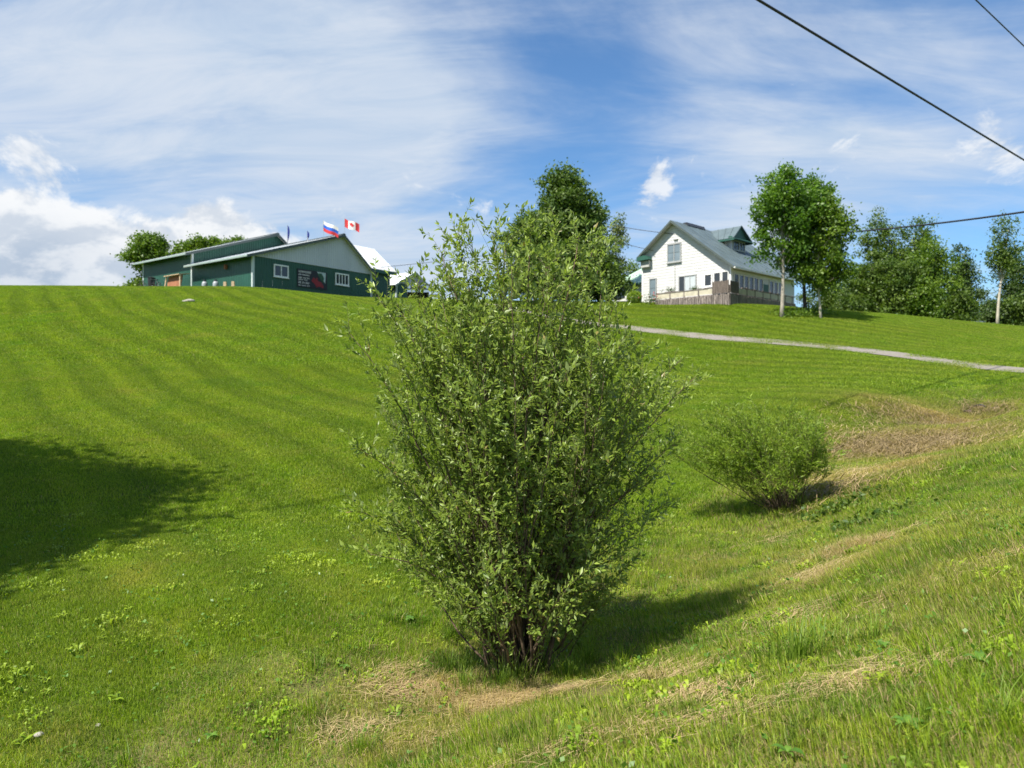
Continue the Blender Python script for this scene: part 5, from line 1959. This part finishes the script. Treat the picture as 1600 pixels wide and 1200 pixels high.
def thatch(name, loc, n, rx, ry, mat, h, L0, L1, w, ang=None):
    """matted dead stalks lying every way"""
    x, y = rng.normal(0, rx * .55, n), rng.normal(0, ry * .55, n)
    az = rng.uniform(0, np.pi * 2, n) if ang is None else rng.normal(ang, .55, n)
    L = rng.uniform(L0, L1, n)
    z = ground(np.c_[loc[0] + x, loc[1] + y]) + np.abs(rng.normal(.0, h, n)) + .012
    x2, y2 = x + np.cos(az) * L, y + np.sin(az) * L
    z2 = ground(np.c_[loc[0] + x2, loc[1] + y2]) + np.abs(rng.normal(0, h, n)) + .012
    xm, ym, zm = (x + x2) / 2 + rng.normal(0, .01, n), (y + y2) / 2 + rng.normal(0, .01, n), (z + z2) / 2 + rng.uniform(0, h, n)
    fx, fy = -np.sin(az) * w / 2, np.cos(az) * w / 2
    o0 = np.array([loc[0], loc[1], 0])
    V = np.stack([np.c_[x - fx, y - fy, z], np.c_[x + fx, y + fy, z], np.c_[xm + fx, ym + fy, zm], np.c_[xm - fx, ym - fy, zm], np.c_[x2, y2, z2]], 1)
    V[:, :, :2] += o0[:2]
    i = np.arange(n) * 5
    idx = np.concatenate([np.c_[i, i + 1, i + 2], np.c_[i, i + 2, i + 3], np.c_[i + 3, i + 2, i + 4]])
    return V.reshape(-1, 3), idx, np.repeat(rng.uniform(0, 1, n), 5)


def merge_stuff(name, parts, mat, label, cat):
    Vs, Is, Ts, o = [], [], [], 0
    for V, i, t in parts:
        Vs.append(V)
        Is.append(i + o)
        Ts.append(t)
        o += len(V)
    me = np_mesh(name, np.concatenate(Vs), 3, np.concatenate(Is))
    add_attr(me, 'tone', np.concatenate(Ts))
    ob = link(name, me, None, mat)
    tag(ob, label, cat, kind='stuff')


parts = []
for px, py, n, rx, ry, ang in ((650, 1078, 420, .32, .10, .1), (700, 1085, 420, .32, .10, .2), (790, 1098, 620, .36, .10, .0), (1040, 1055, 300, .22, .12, .8), (1085, 1090, 260, .2, .14, 1.1), (1290, 893, 260, .45, .18, .3), (1330, 858, 260, .6, .2, .4),
                               (700, 1150, 200, .35, .1, None), (1310, 1075, 130, .14, .08, None), (560, 1145, 110, .25, .1, None), (1180, 850, 160, .6, .3, None), (1480, 905, 140, .4, .2, None), (620, 1055, 160, .2, .1, .5), (1420, 690, 700, 1.6, 1.8, .5), (1340, 745, 420, 1.0, 1.1, .5),
                               (900, 1165, 160, .4, .1, None), (1130, 1120, 160, .3, .1, None), (1430, 1040, 140, .3, .15, None), (1250, 960, 140, .4, .2, None)):
    far = py < 800
    parts.append(thatch('straw', onray(px, py), int(n * 2.2), rx * 1.25, ry * 1.5, None, .014 if not far else .03, .05, .20 if not far else .5, .0032 if not far else .012, ang))
merge_stuff('straw_litter', parts, M['straw'], 'dry straw matted in patches along the ditch and bank', 'straw')
parts = []
for px, py, n, rx, ry in ((1430, 690, 1500, 1.8, 1.5), (1450, 665, 1900, 1.9, 1.5), (1390, 705, 1500, 1.5, 1.4), (1535, 642, 500, .8, .7), (1320, 770, 300, .6, .6)):
    parts.append(thatch('dead', onray(px, py), n, rx, ry, None, .06, .15, .5, .012))
merge_stuff('dead_stalks', parts, M['dead_stalk'], 'brown dead stalks on the far ditch bank by the culvert', 'dead plants')

# culvert mouth under the driveway end
b = onray(1533, 640)
t = empty('culvert_pipe', (b.x, b.y + .1, b.z - .12), math.atan2(DD[1], DD[0]) - R(90))
tag(t, 'dark culvert mouth in the brown bank at the end of the ditch', 'culvert')
ring = []
mb = MB()
n = 20
for r, y in ((.24, 0), (.27, 0), (.27, 1.4), (.24, 1.4)):
    ring.append([(r * math.cos(2 * math.pi * k / n), y, r * math.sin(2 * math.pi * k / n)) for k in range(n)])
for rg in ring:
    mb.v += rg
for q in range(4):
    for k in range(n):
        a, c = q * n, ((q + 1) % 4) * n
        mb.f.append((a + k, a + (k + 1) % n, c + (k + 1) % n, c + k))
mb.build('pipe', M['dark_metal'], t)
MB().tube([(0, .5, 0), (0, .55, 0)], .239, 16).build('dark_inside', M['black_plastic'], t)
for px, py, s, lab in ((1512, 645, .10, 'brown earth clod left of the culvert mouth'), (1556, 640, .11, 'brown earth clod right of the culvert mouth')):
    q = onray(px, py)
    mb = MB().ball((0, 0, 0), s * 1.5, s, s * .7, 12, 8)
    mb.v = [(x * (1 + .2 * math.sin(13 * y + 9 * z)), y, z * (1 + .2 * math.sin(11 * x))) for x, y, z in mb.v]
    o = mb.build('earth_clod', M['earth'], None, True)
    o.location = q
    tag(o, lab, 'earth', 'clods by the culvert')


def weed(px, py, n, size, label, cat='weed', group=None, mat='weed_leaf', up=.55, wide=.45):
    """rosette of broad leaves, each leaf a part"""
    b = onray(px, py)
    t = empty('broadleaf_weed', b + Vector((0, 0, .025)))
    tag(t, label, cat, group)
    for k in range(n):
        az = k * 2.4 + random.uniform(-.3, .3)
        L = size * random.uniform(.6, 1.15)
        w = L * wide * random.uniform(.8, 1.2)
        V = []
        m = 6
        d = Vector((math.cos(az), math.sin(az), 0))
        s_ = Vector((-d.y, d.x, 0))
        el = up * random.uniform(.6, 1.3)
        for j in range(m + 1):
            u = j / m
            c = d * (L * u * .9) + Vector((0, 0, .01 + L * (el * u * 1.5 - el * 1.3 * u * u)))
            ww = w * (math.sin(math.pi * min(1, u * .94 + .06)) ** .8) * (1 - .35 * u) * (1 + .15 * math.sin(u * 20)) * .5 + .002
            V += [c - s_ * ww + Vector((0, 0, ww * .25)), c, c + s_ * ww + Vector((0, 0, ww * .25))]
        mb = MB()
        mb.v = [tuple(q) for q in V]
        for j in range(m):
            a = j * 3
            mb.f += [(a, a + 1, a + 4, a + 3), (a + 1, a + 2, a + 5, a + 4)]
        me = bpy.data.meshes.new('leaf')
        me.from_pydata(mb.v, [], mb.f)
        add_attr(me, 'tone', np.full(len(mb.v), random.uniform(.1, 1)))
        for q in me.polygons:
            q.use_smooth = True
        link('leaf', me, t, M[mat])


weeds = [(1230, 1190, 6, .07, 'broad-leaved weed at the bottom edge, left of the lower right corner'), (1420, 1150, 7, .075, 'upright broad-leaved weed in the lower right grass'), (1530, 1045, 6, .08, 'light green weed on the bank at the right'),
         (1380, 1020, 7, .06, 'low weed right of the tall grass tuft'), (640, 975, 9, .07, 'dark leafy weed at the left foot of the willow'), (540, 1050, 7, .06, 'broad-leaved weed in the lawn edge left of the straw'),
         (330, 1160, 7, .06, 'weed at the bottom left of the lawn'), (1400, 810, 9, .08, 'low leafy plant on the ditch bottom right of the small shrub')]
for px, py, n, s, lab in weeds:
    weed(px, py, n, s, lab)
# two creeping leafy mats beside the small shrub
for px, py, n, sx, sy, sz, lab in ((1370, 812, 260, .30, .14, .05, 'low dark leafy mat on the ditch bottom right of the small shrub'), (1310, 800, 420, .25, .15, .08, 'leafy mat right against the small shrub')):
    b = onray(px, py)
    c = rng.normal(0, 1, (n, 3)) * [sx, sy, sz]
    c[:, 2] = np.abs(c[:, 2]) + ground(c[:, :2] + [b.x, b.y]) - b.z
    o = leaf_mesh_obj('leafy_mat', c, .07, .045, M['wood_leaf'])
    o.location = b
    tag(o, lab, 'plant', kind='stuff')
# scattered small clover and dandelion leaves through the near lawn
q = scatter(2.6, 9.5, .16, .2)
q = q[rng.random(len(q)) < .30]
c = np.c_[q, ground(q) + rng.uniform(.02, .055, len(q))]
c = np.repeat(c, 4, 0) + rng.normal(0, 1, (len(c) * 4, 3)) * [.035, .035, .008]
o = leaf_mesh_obj('clover_leaves', c, .034, .024, M['weed_leaf'], None, 1.2)
tag(o, 'small clover and dandelion leaves scattered through the near grass', 'clover', kind='stuff')
# rose bush in front of the house corner
b = G(1022, 58.6)
n = 420
c = rng.normal(0, 1, (n, 3)) * [.5, .25, .3] + [0, 0, .4]
t = empty('rose_bush', b)
tag(t, 'low flowering bush under the narrow window of the house', 'bush')
leaf_mesh_obj('foliage', c, .12, .07, M['dark_leaf'], t)
c = rng.normal(0, 1, (26, 3)) * [.5, .25, .3] + [0, -.1, .5]
mb = MB()
for q in c:
    mb.ball(q, .05, .05, .04, 6, 4)
mb.build('blossoms', M['rose'], t)
